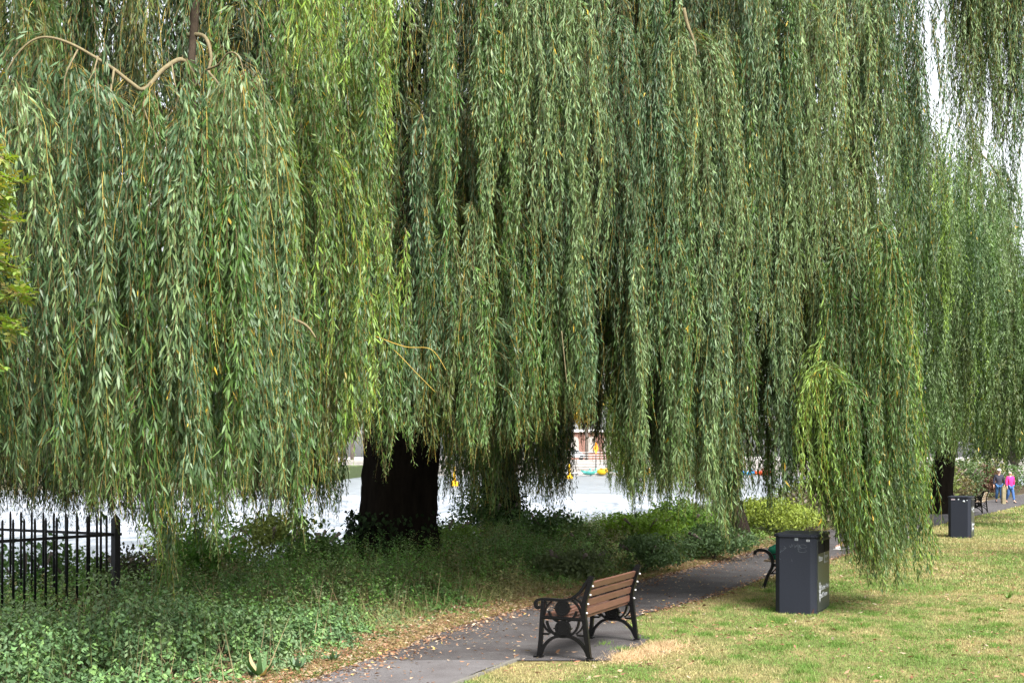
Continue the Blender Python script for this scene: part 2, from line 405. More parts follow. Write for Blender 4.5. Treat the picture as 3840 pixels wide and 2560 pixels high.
# person-size things on the quay
def bin_far(x, y, lab):
    e = empty('wheeled_bin', (x, y, 1.6)); tag(e, lab, 'bin', 'dark wheeled bins on the far quay')
    b = MB(); b.prism([(-.3, -.3), (.3, -.3), (.35, .35), (-.35, .35)], .1, 1.0); b.build('body', m_dark, e)
    b = MB(); b.box(-.37, .37, -.38, .38, 1.003, 1.1); b.build('lid', mat('bin_lid', (.05, .07, .1), .5), e)
bin_far(19.9, 187, 'dark wheeled bin beside the plane tree trunk on the far quay')
bin_far(20.7, 186.6, 'dark wheeled bin nearest the pavilion on the far quay')
# info board
e = empty('notice_board', (15.3, 190, 1.6)); tag(e, 'blank white notice board on two legs in front of the brick building', 'notice board')
b = MB(); b.box(-.75, .75, -.04, .04, .9, 2.1); b.build('board', m_white, e)
for x in (-.6, .6):
    b = MB(); b.tube([(x, .07, 0), (x, .07, 1.9)], .04, 6); b.build('leg', m_dark, e)
# warning diamond on a pole at the ledge
e = empty('warning_sign', (11.9, 181.5, .1)); tag(e, 'orange diamond marker on a dark pole at the quay ledge', 'sign')
b = MB(); b.tube([(0, 0, 0), (0, 0, 3.0)], .07, 8); b.build('pole', m_dark, e)
m_or = mat('orange_paint', (.95, .30, .02), .5)
b = MB(); b.prism([(-.36, 0), (0, -.9), (.36, 0), (0, .9)], 0, .05, Matrix.Translation((0, -.08, 3.2)) @ Matrix.Rotation(R(90), 4, 'X')); b.build('panel', m_or, e)
# pontoon and pedal boats
e = empty('pontoon', (14, 178.6, -.62)); tag(e, 'pale floating pontoon moored along the quay ledge', 'pontoon')
b = MB(); b.box(-8, 13, -1.2, 1.2, .35, .55); b.build('deck', mat('pale_deck', (.5, .48, .45), .8), e)
for x in range(-7, 13, 4):
    b = MB(); b.box(x, x + 2.2, -1.1, 1.1, -.15, .349); b.build('float', m_stone, e)
def boat(x, y, z, colr, lab, kind, rz=0.0, L=2.6):
    e = empty('pedal_boat', (x, y, z), rz); tag(e, lab, 'boat')
    mm = mat('boat_shell', colr, .35, .5)
    secs = []; n = 9
    b = MB(); v = []; ns = 8
    for i in range(n):
        t = i / (n - 1); w_ = .75 * math.sin(math.pi * (.12 + .8 * t)) ** .6; zz = .25 * (2 * t - 1) ** 2
        for j in range(ns):
            a = math.pi * j / (ns - 1)
            v.append(((t - .5) * L, w_ * math.cos(a), .55 + zz - .5 * math.sin(a)))
    f = [(i * ns + j, i * ns + j + 1, (i + 1) * ns + j + 1, (i + 1) * ns + j) for i in range(n - 1) for j in range(ns - 1)]
    f += [tuple(range(ns)), tuple((n - 1) * ns + j for j in range(ns))[::-1]]
    b.add(v, f, True); b.box(-L * .42, L * .42, -.6, .6, .42, .5); b.build('hull', mm, e)
    b = MB()
    for sx in (-.35, .45): b.box(sx, sx + .35, -.5, .5, .5, .72); b.box(sx + .28, sx + .36, -.5, .5, .72, 1.05)
    b.build('seat', mat('boat_seat', tuple(min(1, c * .8 + .1) for c in colr), .5), e)
    if kind == 'canopy':
        b = MB(); b.tube([(0, 0, 1.0), (0, 0, 1.35)], [.35, .3], 8); b.build('canopy', m_white, e)
    return e
YW = 177.9
boat(12.6, YW, -.55, (.9, .55, .02), 'small yellow pedal boat with white canopy tied to the pontoon', 'canopy', 1.2, 2.0)
boat(10.9, YW, -.55, (.10, .45, .38), 'turquoise boat left of the yellow canopied pedal boat', '', .1)
boat(15.4, YW + .2, -.55, (.14, .36, .32), 'turquoise boat between the yellow boats', '', 0)
boat(18.3, YW, -.55, (.9, .42, .02), 'orange yellow boat at the right end of the pontoon', '', .05, 3.4)
boat(21.2, YW, -.6, (.14, .36, .32), 'turquoise boat past the orange yellow boat', '', 0)
boat(26.2, YW, -.6, (.75, .06, .08), 'red boat behind the bright green willow tips', '', .2)
boat(32.5, YW, -.6, (.05, .35, .7), 'blue boat glimpsed through the willow beside the orange one', '', 0)
boat(34.8, YW, -.6, (.85, .12, .03), 'orange red boat rightmost of the moored boats', '', 0)
e = empty('river_buoy', (7.1, 158, -.62)); tag(e, 'tall yellow marker buoy floating in the river above the weir', 'buoy')
m_yel = mat('yellow_buoy', (.95, .55, .02), .45)
b = MB(); b.tube([(0, 0, -.3), (0, 0, .1), (0, 0, .35), (0, 0, .45)], [.35, .45, .4, .15], 12); b.build('float', m_yel, e)
b = MB(); b.tube([(0, 0, .44), (0, 0, 1.9), (0, 0, 2.0)], [.16, .12, .02], 8); b.build('mast', m_yel, e)
e = empty('river_buoy', (-5.4, 120, -.62)); tag(e, 'yellow marker buoy glimpsed just right of the thick trunk', 'buoy')
b = MB(); b.tube([(0, 0, -.3), (0, 0, .1), (0, 0, .4), (0, 0, .5)], [.3, .4, .35, .12], 12); b.build('float', m_yel, e)
b = MB(); b.tube([(0, 0, .48), (0, 0, 1.8), (0, 0, 1.9)], [.14, .1, .02], 8); b.build('mast', m_yel, e)
# silver car on the quay
e = empty('parked_car', (9.0, 190.5, 1.6), 0); tag(e, 'silver car parked on the far quay left of the brick building', 'car')
b = MB(); b.prism([(-2.1, .35), (2.1, .35), (2.15, .8), (1.5, .95), (.8, 1.45), (-1.0, 1.45), (-1.7, .95), (-2.15, .85)], -.85, .85, Matrix.Rotation(R(90), 4, 'X')); b.build('body', mat('silver_paint', (.5, .52, .54), .3, .5, .3), e, bevel=.06)
b = MB(); b.prism([(-1.45, .98), (1.35, .98), (.75, 1.4), (-.95, 1.4)], -.87, .87, Matrix.Rotation(R(90), 4, 'X')); b.build('window', m_glass, e)
for x in (-1.3, 1.3):
    for y in (-.8, .8):
        b = MB(); b.tube([(x, y - .1, .33), (x, y + .1, .33)], .33, 14); b.build('wheel', m_dark, e)

# ------------------------------------------------------------------ leaf materials and willow strands
m_willow = leaf_mat('willow_leaf', .42, .30, .25, .28)
m_twig = leaf_mat('willow_twig', .6, .3, .0, 0)
m_limb = mat('limb_bark', (.06, .045, .032), .95, .1, noise=.6, bump=1.0, nscale=9, stretch=(1, 1, .4))
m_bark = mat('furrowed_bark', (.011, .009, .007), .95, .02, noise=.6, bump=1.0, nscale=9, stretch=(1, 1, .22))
m_branch = mat('pale_branch', (.19, .155, .085), .8, .2, noise=.4, bump=.4, nscale=14)

PAL = {  # leaf colours (real reflectances, except the last)
    'blue': ((.032, .072, .026), (.066, .122, .050)),
    'mid': ((.034, .082, .015), (.076, .142, .028)),
    'fresh': ((.105, .185, .025), (.19, .28, .045)),
    'olive': ((.044, .062, .012), (.088, .110, .026)),
    'pale': ((.080, .135, .048), (.155, .22, .085)),
    'deep_shade': ((.010, .024, .006), (.020, .040, .010)),  # shade inside the crown, put into the leaf colour
}
class Strands:
    """every strand: start, reach direction, reach, z end, wind, palette colour, leaf size"""
    def __init__(s): s.rows = []
    def clump(s, X, Y, zt, n, spread, length, pal, zbot=None, wind=0.0, leaf=.11, sp=.03, flat=1.0, bare=.1, zj=0.0):
        a0, a1 = PAL[pal]
        nb = max(2, int(n / 2.6)); n = int(n * .86)
        bun = [(random.uniform(0, 2 * math.pi), spread * math.sqrt(random.random()), random.uniform(.5, 1.0), random.random(), random.uniform(.7, 1.3), random.gauss(0, zj) if zj else 0, abs(random.gauss(0, .34))) for _ in range(nb)]
        for i in range(n):
            B_ = bun[i % nb]
            ph = B_[0] + random.gauss(0, .022 / max(B_[1], .12)); reach = abs(B_[1] + random.gauss(0, .02))
            x0 = X + random.gauss(0, .04 * spread); y0 = Y + random.gauss(0, .04 * spread)
            L = length * B_[2] * random.uniform(.75, 1.05)
            ex = x0 + reach * math.cos(ph); ey = y0 + reach * math.sin(ph) * flat
            t = B_[3] * .7 + random.random() * .3; br = B_[4] * random.uniform(.9, 1.1)
            c = [(a0[k] * (1 - t) + a1[k] * t) * br for k in range(3)]
            zs = zt + B_[5]; ze = zs - L
            if zbot is not None:
                zb = zbot(ex, ey) + B_[6]
                if ze < zb: ze = zb + abs(random.gauss(0, .11))
            if zs - ze < .25: continue
            s.rows.append((x0, y0, zs + random.uniform(-.12, .12) * spread, ph, reach, ze, wind, *c, leaf * random.uniform(.85, 1.15), sp, flat, random.uniform(0, 6.28), bare))
    def build(s, name, parent, hi=False, twigs=True, wmul=.150, tw_r=.0026):
        A = np.array(s.rows); n = len(A)
        x0, y0, zt, ph, reach, ze, wind = A[:, :7].T; col = A[:, 7:10]; leaf = A[:, 10]; sp = A[:, 11]; flat = A[:, 12]; q = A[:, 13]; bare = A[:, 14]
        k = .35 * reach + .12
        Ls = zt - ze + .9 * k                              # arc length so that z(end) = ze
        def at(i, sv):
            kk = k[i]; e = 1 - np.exp(-sv / kk)
            z = zt[i] - sv + .9 * kk * e * 1.0
            rx = reach[i] * (1 - np.exp(-sv / (kk * 1.4)))
            amp = .05 * np.minimum(sv, 1.6)
            hgt = np.clip(3.4 - z, 0, 3) ; wv = wind[i] * hgt ** 2 * .11
            x = x0[i] + np.cos(ph[i]) * rx + amp * np.sin(sv * 1.9 + q[i]) + wv + .012 * np.sin(sv * 7 + q[i] * 3)
            y = y0[i] + np.sin(ph[i]) * rx * flat[i] + amp * np.cos(sv * 1.5 + q[i] * 2) + .012 * np.cos(sv * 6 + q[i])
            return np.stack([x, y, z], 1)
        sp = sp * np.where(leaf < .13, .80, 1); cnt = np.maximum((Ls / sp).astype(int), 2); idx = np.repeat(np.arange(n), cnt)
        off = np.arange(len(idx)) - np.repeat(np.cumsum(cnt) - cnt, cnt)
        sv = (off + rng.random(len(idx))) * sp[idx]
        keep = rng.random(len(idx)) > np.exp(-sv / .25) * 1.0 * np.minimum(1, bare[idx] * 6)
        idx = idx[keep]; sv = sv[keep]
        p = at(idx, sv); t = unit(at(idx, sv + .02) - p)
        N = len(idx)
        psi = rng.random(N) * 2 * np.pi
        rad = np.stack([np.cos(psi), np.sin(psi), np.zeros(N)], 1)
        # side twiglets: some leaves sit a few cm off the strand
        p = p + rad * (rng.random(N)[:, None] ** 2 * .035)
        al = np.radians(np.clip(rng.normal(20, 13, N), 2, 75))[:, None]
        d = unit(t * np.cos(al) + rad * np.sin(al) + np.array([0, 0, -.12]))
        side = unit(np.cross(d, randunit(N)))
        taper = np.clip((Ls[idx] - sv) / .35, .35, 1)
        Ln = leaf[idx] * rng.uniform(.6, 1.15, N) * taper
        br = rng.uniform(.75, 1.25, N)[:, None]
        cc = col[idx] * br
        tip = np.clip(1 - (Ls[idx] - sv) / .5, 0, 1)[:, None]       # young tips are yellower
        cc = cc * (1 - .5 * tip) + np.array([.13, .19, .03]) * .5 * tip
        yl = rng.random(N) < .004
        cc[yl] = (.45, .30, .03)
        W = Ln * wmul * rng.uniform(.8, 1.25, N)
        v, f, c = leaf_arrays(p, d, side, Ln, W, rng.normal(0, .5, N), cc, hi)
        print(name, 'strands', n, 'leaves', N)
        o = raw_mesh(name, v, f, m_willow, parent, c)
        if twigs:
            m = 14
            fr = np.linspace(0, .985, m); ids = np.repeat(np.arange(n), m); sv = (Ls[:, None] * fr[None]).ravel()
            c0 = at(ids, sv); r = tw_r * (1 - .55 * np.tile(fr, n))[:, None]
            a = np.array([1, 0, 0]); b_ = np.array([-.5, .87, 0]); c_ = np.array([-.5, -.87, 0])
            vv = np.stack([c0 + a * r, c0 + b_ * r, c0 + c_ * r], 1).reshape(-1, 3)
            base = (np.arange(n)[:, None] * m + np.arange(m - 1)[None]).ravel() * 3
            F = []
            for j in range(3):
                j2 = (j + 1) % 3
                F.append(np.stack([base + j, base + j2, base + 3 + j2, base + 3 + j], 1))
            F = np.concatenate(F)
            tc = np.where(rng.random(n)[:, None] < .35, np.array([.36, .25, .05]), np.array([.17, .12, .05]))
            tc = tc * rng.uniform(.7, 1.2, n)[:, None]
            cf = np.tile(np.repeat(tc, m - 1, 0), (3, 1))
            raw_mesh('twig', vv, F, m_twig, parent, cf, quads=True)
        return o

# lower fringe of the front curtain, (x, y) in the 2352-wide view
FR = np.array([(-200, 1140), (0, 1150), (60, 1150), (110, 1165), (150, 1200), (200, 1180), (260, 1230), (330, 1270), (365, 1390), (390, 1360), (420, 1260), (460, 1300), (490, 1290), (540, 1215),
               (600, 1200), (640, 1225), (680, 1245), (735, 1215), (765, 1110), (800, 1060), (850, 1020), (885, 1150), (900, 1030), (930, 1050), (950, 990), (1000, 1030),
               (1060, 1055), (1100, 1070), (1150, 1040), (1200, 1025), (1260, 1000), (1320, 930), (1345, 960), (1385, 900), (1412, 920), (1440, 1110), (1500, 1115),
               (1560, 1150), (1620, 1175), (1660, 1245), (1700, 1190), (1760, 1200), (1800, 1200), (1850, 1140), (1890, 1190), (1920, 1270),
               (1970, 1310), (2010, 1330), (2060, 1290), (2100, 1300), (2130, 1230), (2155, 1120), (2210, 1080), (2300, 1060), (2420, 1060)])
def fringe(dy=0, jit=25):
    def f(X, Y):
        x = X / Y * 2940 + 1176
        y = np.interp(x, FR[:, 0], FR[:, 1]) + dy + random.uniform(-jit, jit * .4) + 75 * (float(vnoise(x / 38.0, 7.5, 9)) - .42) + 42
        return CAMH - (y - 1045.5) / 2940 * Y
    return f
ZF = np.array([(-300, 11.3), (500, 11.6), (650, 12.8), (800, 14.5), (1000, 16), (1500, 17.3), (1900, 18.3), (2200, 19.5), (2500, 21)])
def front(x): return float(np.interp(x, ZF[:, 0], ZF[:, 1]))

# ---- willow A, trunk in the middle of the picture
def trunk_mesh(path, rads, flare, parent, name='trunk', n=28, seed=1, m=None):
    pts = smooth_pts(path, 6); k = len(pts); rr = np.interp(np.linspace(0, 1, k), np.linspace(0, 1, len(rads)), rads)
    b = MB(); v = []
    for i, p in enumerate(pts):
        for j in range(n):
            a = 2 * math.pi * j / n
            rid = 1 + .10 * math.sin(3 * a + seed + i * .1) + .06 * math.sin(7 * a + i * .12 + seed) + random.uniform(-.03, .03)
            fl = 1 + flare * math.exp(-i / 3.0) * (1 + .4 * math.sin(5 * a + seed))
            r = rr[i] * rid * fl
            v.append((p.x + r * math.cos(a), p.y + r * math.sin(a), p.z))
    f = [(i * n + j, i * n + (j + 1) % n, (i + 1) * n + (j + 1) % n, (i + 1) * n + j) for i in range(k - 1) for j in range(n)]
    f.append(tuple((k - 1) * n + j for j in range(n)))
    b.add(v, f, True)
    return b.build(name, m or m_bark, parent)
def limb(path, r0, r1, parent, name='branch', m=None, n=10):
    pts = smooth_pts(path, 6); k = len(pts)
    b = MB(); b.tube(pts, [r0 + (r1 - r0) * i / (k - 1) for i in range(k)], n, True, .05)
    return b.build(name, m or m_limb, parent)
def ivy(parent, cx, cy, z0, z1, r, n, seed, lean=(0, 0), left_bias=0.0):
    z = z0 + (z1 - z0) * rng.random(n) ** 1.3
    a = rng.uniform(0, 2 * np.pi, n)
    if left_bias: a = np.where(rng.random(n) < left_bias, rng.normal(np.pi * 1.1, .7, n), a)
    rr = (r * (1 + .35 * np.exp(-(z - z0) / .4)) + rng.random(n) * .16)
    t = (z - z0)
    p = np.stack([cx + lean[0] * t + rr * np.cos(a), cy + lean[1] * t + rr * np.sin(a), z], 1)
    out = np.stack([np.cos(a), np.sin(a), np.zeros(n)], 1)
    d = unit(out * .5 + np.array([0, 0, -1]) + .5 * rng.normal(size=(n, 3)))
    side = unit(np.cross(d, out + .3 * rng.normal(size=(n, 3))))
    L = rng.uniform(.06, .11, n)
    c = np.array([.012, .024, .008]) * rng.uniform(.6, 1.5, n)[:, None]
    v, f, cc = leaf_arrays(p, d, side, L, L * .85, rng.normal(0, .4, n), c)
    return raw_mesh('ivy', v, f, m_ivy, parent, cc)
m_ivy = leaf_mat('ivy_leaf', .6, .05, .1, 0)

A = empty('weeping_willow', (-2.3, 25, 0)); tag(A, 'huge weeping willow with the thick black ivy-footed trunk left of centre', 'tree', 'weeping willows along the river bank')
def rel(p, o): return tuple(p[k] - o.location[k] for k in range(3))
def relp(path, o): return [rel(p, o) for p in path]
def place(o, parent): o.location = -parent.location           # world-built child under a moved empty
P1 = [(-2.3, 25, -.3), (-2.32, 25, .3), (-2.25, 25, 1.2), (-2.15, 25, 2.6), (-2.1, 25, 4.2), (-2.3, 25.2, 6), (-2.2, 25.5, 8.5), (-2, 25.5, 11)]
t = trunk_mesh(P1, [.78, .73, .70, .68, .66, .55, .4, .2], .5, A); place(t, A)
for pth, r0, r1 in [
    ([(-2.2, 25, 3.4), (-3.6, 22.5, 6), (-4.4, 19, 8.4), (-4.6, 15.5, 9.0), (-4.2, 13, 8.1)], .30, .07),
    ([(-2.2, 25, 3.8), (-.6, 22, 6.5), (.6, 19, 8.6), (1.2, 17, 8.9)], .28, .08),
    ([(-2.2, 25.2, 5), (-5.5, 25, 8), (-9, 23, 9.6), (-11, 20, 9)], .28, .08),
    ([(-2.2, 25.2, 5), (-2, 28.5, 7.5), (-2, 33, 9.5)], .28, .1),
    ([(-2.2, 25.2, 5.5), (1, 27, 8), (4.5, 28, 9.6)], .25, .08)]:
    o = limb(pth, r0, r1, A); place(o, A)
# pale bare boughs showing at the top left
YB = 11.9
def vb(lst, Y=YB): return [V(x, y, Y + dy) for x, y, dy in lst]
for lst, r0, r1 in [
    ([(445, 178, .5), (418, 138, .3), (375, 160, .15), (332, 205, 0), (300, 190, -.05), (262, 160, -.1), (215, 130, -.1), (160, 100, -.15), (110, 86, -.2), (72, 95, -.2), (40, 125, -.2), (15, 165, -.2)], .038, .010),
    ([(448, -40, .8), (446, 60, .7), (440, 140, .6), (444, 230, .55), (440, 300, .5), (436, 380, .5)], .075, .02),
    ([(430, 80, .7), (470, 85, .6), (485, 130, .5), (480, 165, .45), (500, 190, .4)], .035, .015),
    ([(445, 205, .5), (470, 165, .4), (500, 150, .2), (525, 122, .1), (548, 130, 0), (562, 175, -.05)], .02, .008),
    ([(262, 160, -.1), (255, 205, -.25), (250, 245, -.3), (228, 205, -.3), (205, 215, -.3)], .018, .008),
    ([(180, 112, -.1), (168, 135, -.25), (150, 175, -.3), (148, 210, -.3)], .015, .007),
    ([(225, 130, -.1), (215, 165, -.2), (205, 185, -.25)], .014, .007),
    ([(330, 205, 0), (345, 220, -.2), (330, 245, -.3), (360, 330, -.3), (375, 420, -.35)], .018, .007),
    ([(395, 150, .1), (400, 185, -.1), (408, 220, -.1), (402, 250, -.1)], .013, .006),
    ([(478, 165, .3), (500, 190, .1), (520, 220, 0), (512, 240, 0)], .02, .01),
    ([(640, 720, .7), (700, 745, .6), (725, 775, .5)], .03, .01)]:
    o = limb(vb(lst), r0 * .68, r1 * .6, A, 'branch', m_limb if lst[0][1] < 0 else m_branch, 7); place(o, A)
m_ytwig = mat('yellow_twig', (.38, .26, .05), .6)
for lst, r0, r1 in [([(780, 750, 0), (850, 768, -.1), (930, 796, -.2), (990, 802, -.3), (1025, 850, -.3)], .008, .003),
                    ([(800, 800, 0), (850, 780, 0), (900, 800, 0), (960, 860, 0), (1000, 900, 0)], .006, .003)]:
    o = limb([V(x, y, 15.0 + d) for x, y, d in lst], r0, r1, A, 'branch', m_ytwig, 5); place(o, A)

def fill(S_, x0, x1, y0, y1, n, off, size, nst, pals, length=(2.2, 4.2), wind=(0, .1), leaf=.11, sp=.03, dy=0, jit=30, flat=.7):
    """clumps over a window of the curtain; off = metres behind the front face"""
    for i in range(n):
        for _ in range(20):                               # strands gather in columns, with dark gaps between
            x = random.uniform(x0, x1)
            if vnoise(x / 58.0, off[0] * .7 + .5, 123) > (.40 if off[0] > 2 else .56): break
        y = random.uniform(y0, y1); Y = front(x) + random.uniform(*off)
        p = V(x, y, Y)
        S_.clump(p[0], p[1], p[2], nst, random.uniform(*size), random.uniform(*length), random.choice(pals), fringe(dy, jit), random.uniform(*wind), leaf, sp, flat, .1, .55)

SA = Strands()
# left skirt hanging from the pale bough
for x, y, sz, pal, L in [(30, 170, .55, 'pale', 4.6), (95, 115, .6, 'blue', 4.6), (160, 150, .5, 'blue', 4.5), (215, 200, .55, 'blue', 4.6), (290, 235, .5, 'pale', 4.8), (350, 240, .5, 'mid', 4.6),
                         (400, 260, .5, 'blue', 4.8), (470, 240, .5, 'mid', 4.6), (545, 135, .5, 'pale', 4.8), (560, 180, .5, 'pale', 4.8), (590, 330, .45, 'pale', 4), (640, 500, .4, 'blue', 3.4),
                         (120, 420, .6, 'blue', 3.4), (260, 430, .6, 'blue', 3.6), (420, 470, .6, 'mid', 3.6), (520, 520, .5, 'blue', 3.6), (20, 460, .5, 'blue', 3), (340, 600, .5, 'blue', 3.2),
                         (640, 700, .4, 'blue', 2.6), (210, 720, .5, 'mid', 2.2), (330, 820, .45, 'mid', 2.4), (480, 760, .5, 'blue', 2.4), (600, 880, .4, 'blue', 1.6), (80, 760, .4, 'blue', 2.0),
                         (-60, 250, .6, 'blue', 4.2), (-80, 500, .6, 'blue', 3.2), (120, 880, .4, 'blue', 1.6)]:
    p = V(x, y, front(x) + random.uniform(0, .5))
    SA.clump(*p, 21, sz * .9, L, pal, fringe(0, 30), random.uniform(.02, .12), .118, .029, .7, .5, .3 if y > 300 else .12)
fill(SA, -150, 650, 50, 850, 16, (.8, 2.4), (.4, .7), 24, ['deep_shade', 'mid', 'olive'], (2, 3.6), leaf=.115, dy=-15)
fill(SA, -200, 620, -350, 10, 16, (.2, 1.8), (.4, .7), 26, ['mid', 'blue', 'olive'], (.9, 1.8), leaf=.115)
# bright tufts at the top, and the skirt below them
for x, y, L in [(640, -180, 1.3), (700, -160, 1.9), (745, -200, 2.0), (800, -170, 1.5), (870, -180, 1.6), (905, -220, 1.1), (650, -240, 1.8)]:
    p = V(x, y, 12.6); SA.clump(*p, 16, .28, L, 'fresh', None, .0, .115, .027, .7)
fill(SA, 640, 900, 120, 380, 10, (.4, 1.2), (.4, .6), 26, ['mid', 'fresh'], (2.0, 3.2), leaf=.11)
fill(SA, 600, 1000, -250, 700, 20, (.8, 2.6), (.4, .75), 26, ['mid', 'olive', 'blue', 'mid'], (2.2, 4.0))
fill(SA, 650, 1250, 250, 880, 26, (0, 1.4), (.35, .6), 26, ['blue', 'mid', 'mid', 'olive'], (2, 3.6))
def ropes(S_, x0, x1, n, y0, y1, pals, L=(2.2, 5.0), off=(-.35, .5), leaf=.115, wind=(0, .1), dy=0):
    """single long strands in front of the rest"""
    for i in range(n):
        for _ in range(12):
            x = random.uniform(x0, x1)
            if vnoise(x / 34.0, 3.5, 321) > .55: break
        y = random.uniform(y0, y1); p = V(x, y, front(x) + random.uniform(*off))
        S_.clump(p[0], p[1], p[2], random.choice((5, 7, 9, 12)), random.uniform(.05, .16), random.uniform(*L), random.choice(pals), fringe(dy, 40), random.uniform(*wind), leaf, .024, .7, .1, .25)
ropes(SA, -80, 660, 52, 150, 700, ['pale', 'blue', 'mid', 'blue'], (2.0, 4.4), leaf=.12)
ropes(SA, 620, 920, 16, -150, 250, ['fresh', 'fresh', 'mid'], (1.2, 2.8))
ropes(SA, 650, 1000, 20, 250, 800, ['mid', 'blue', 'fresh'], (1.6, 3.4))
SA.build('crown', A, hi=True)
for c in A.children:
    if c.name.startswith(('crown', 'twig')): place(c, A)
SA2 = Strands()
fill(SA2, 860, 1500, -400, 500, 26, (.6, 3.2), (.35, .7), 24, ['deep_shade', 'olive', 'deep_shade', 'mid'], (2.6, 4.8))
fill(SA2, 900, 1420, 300, 820, 20, (.4, 2.6), (.35, .6), 24, ['mid', 'deep_shade', 'olive', 'deep_shade'], (2, 3.8))
# darker strands behind, hanging inside the curtain
fill(SA2, -250, 900, -500, 900, 70, (2.2, 7), (.6, 1.3), 20, ['deep_shade', 'deep_shade', 'mid'], (3, 6), leaf=.15, sp=.045, dy=-25, jit=45)
fill(SA2, 700, 1500, -500, 850, 70, (2.5, 8), (.6, 1.3), 20, ['deep_shade', 'deep_shade', 'mid'], (3, 6), leaf=.15, sp=.045, dy=-30, jit=60)
def dark_tips(S_, x, y, n, Y, L, sz, pal='deep_shade', yb=1150, wind=.05):
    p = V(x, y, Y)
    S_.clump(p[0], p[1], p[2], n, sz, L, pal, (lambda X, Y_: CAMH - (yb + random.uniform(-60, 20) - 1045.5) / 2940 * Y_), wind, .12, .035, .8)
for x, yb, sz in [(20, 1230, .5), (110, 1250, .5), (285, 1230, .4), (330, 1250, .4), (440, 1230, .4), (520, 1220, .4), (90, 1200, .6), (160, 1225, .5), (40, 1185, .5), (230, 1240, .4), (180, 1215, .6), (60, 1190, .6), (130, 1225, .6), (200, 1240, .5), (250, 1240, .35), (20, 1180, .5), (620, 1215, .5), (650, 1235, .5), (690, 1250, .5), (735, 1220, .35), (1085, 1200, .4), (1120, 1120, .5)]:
    dark_tips(SA2, x, 850, 46, 20 + random.uniform(-2, 2), 5, sz, 'mid' if x > 600 else 'deep_shade', yb)
ropes(SA2, 960, 1330, 34, -150, 650, ['pale', 'blue', 'mid', 'mid'], (2.5, 5.2))
SA2.build('crown', A, hi=False, tw_r=.0035)
SA3 = Strands()     # far side of the crown; the canopy added overhead follows below
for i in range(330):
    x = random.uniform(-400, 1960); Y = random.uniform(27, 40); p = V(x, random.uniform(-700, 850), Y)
    SA3.clump(*p, 16, random.uniform(1.2, 2.2), random.uniform(4, 8), 'deep_shade',
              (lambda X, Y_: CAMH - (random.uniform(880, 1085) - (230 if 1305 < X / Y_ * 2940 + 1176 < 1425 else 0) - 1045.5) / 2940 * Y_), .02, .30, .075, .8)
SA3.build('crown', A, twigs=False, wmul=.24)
for c in A.children:
    if c.name.startswith(('crown', 'twig')): place(c, A)
# unseen canopy of big leaves, added overhead to shade the crown's inside
n = 60000
r = np.sqrt(rng.random(n)); a = rng.uniform(0, 2 * np.pi, n)
X = -1 + 15 * r * np.cos(a) + rng.choice([0, 8.0], n); Y = 26.5 + 14.5 * r * np.sin(a)
Z = 12.5 - 3.3 * ((X - 2) / 16) ** 2 - 2.8 * ((Y - 27) / 14) ** 2 + rng.normal(0, .7, n)
ok = (Z > CAMH + 1130 / 2940 * Y) & (X < 9 - (Y - 20) * .05) & (Y > np.interp(X / Y * 2940 + 1176, ZF[:, 0], ZF[:, 1]) + 2.0)                      # keeps to what lies above the picture's own curtain
X, Y, Z = X[ok], Y[ok], Z[ok]; n = len(X)
d = unit(rng.normal(size=(n, 3)) * .6 + np.array([0, 0, -1])); side = unit(np.cross(d, randunit(n)))
c = np.array([.06, .10, .03]) * rng.uniform(.7, 1.3, n)[:, None]
v, f, cc = leaf_arrays(np.stack([X, Y, Z], 1), d, side, rng.uniform(.35, .6, n), rng.uniform(.12, .2, n), rng.normal(0, .3, n), c)
o = raw_mesh('crown_top', v, f, m_willow, A, cc); place(o, A)
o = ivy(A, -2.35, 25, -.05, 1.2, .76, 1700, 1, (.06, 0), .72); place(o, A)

# ---- willow B behind, C on the right, D far right
B = empty('weeping_willow', (-.32, 33.5, -.3)); tag(B, 'willow with a slim ivy clad leaning trunk behind and right of the thick trunk', 'tree', 'weeping willows along the river bank')
t = trunk_mesh([(-.1, 33.5, -1.2), (-.2, 33.5, .4), (-.4, 33.5, 2.2), (-1.0, 33.5, 4), (-1.4, 33.5, 7), (-1, 33.5, 10)], [.50, .47, .42, .36, .26, .12], .35, B, seed=3); place(t, B)
o = ivy(B, -.1, 33.5, -.4, 3.0, .50, 3000, 2, (-.10, 0), .0); place(o, B)
SB = Strands()
for x, yb, sz, pal in [(1195, 1190, .4, 'mid'), (1020, 1190, .4, 'mid'), (1150, 1200, .4, 'deep_shade'), (1175, 1170, .4, 'deep_shade'), (1215, 1180, .4, 'deep_shade'), (1288, 1160, .2, 'deep_shade'), (1230, 1200, .4, 'mid'), (1130, 1190, .5, 'mid'), (1280, 1215, .35, 'deep_shade'), (1245, 1200, .55, 'mid'), (1265, 1190, .5, 'deep_shade'), (1290, 1170, .5, 'deep_shade'), (1170, 1130, .6, 'deep_shade'), (1350, 1040, .12, 'deep_shade'), (1372, 1075, .1, 'deep_shade'), (1100, 1130, .6, 'deep_shade'),
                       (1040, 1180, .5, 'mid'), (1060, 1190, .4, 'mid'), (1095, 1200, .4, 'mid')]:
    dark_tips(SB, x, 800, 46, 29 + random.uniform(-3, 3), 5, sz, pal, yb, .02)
for x, yb in [(1425, 1160), (1445, 1185), (1470, 1190), (1500, 1180), (1440, 1150), (1520, 1190), (1415, 1120)]:      # pale green curtain right of the opening
    p = V(x, 860, 43); SB.clump(*p, 60, .5, 7, 'fresh', (lambda X, Y_: CAMH - (yb + random.uniform(-60, 10) - 1045.5) / 2940 * Y_), 0, .11, .03, .8)
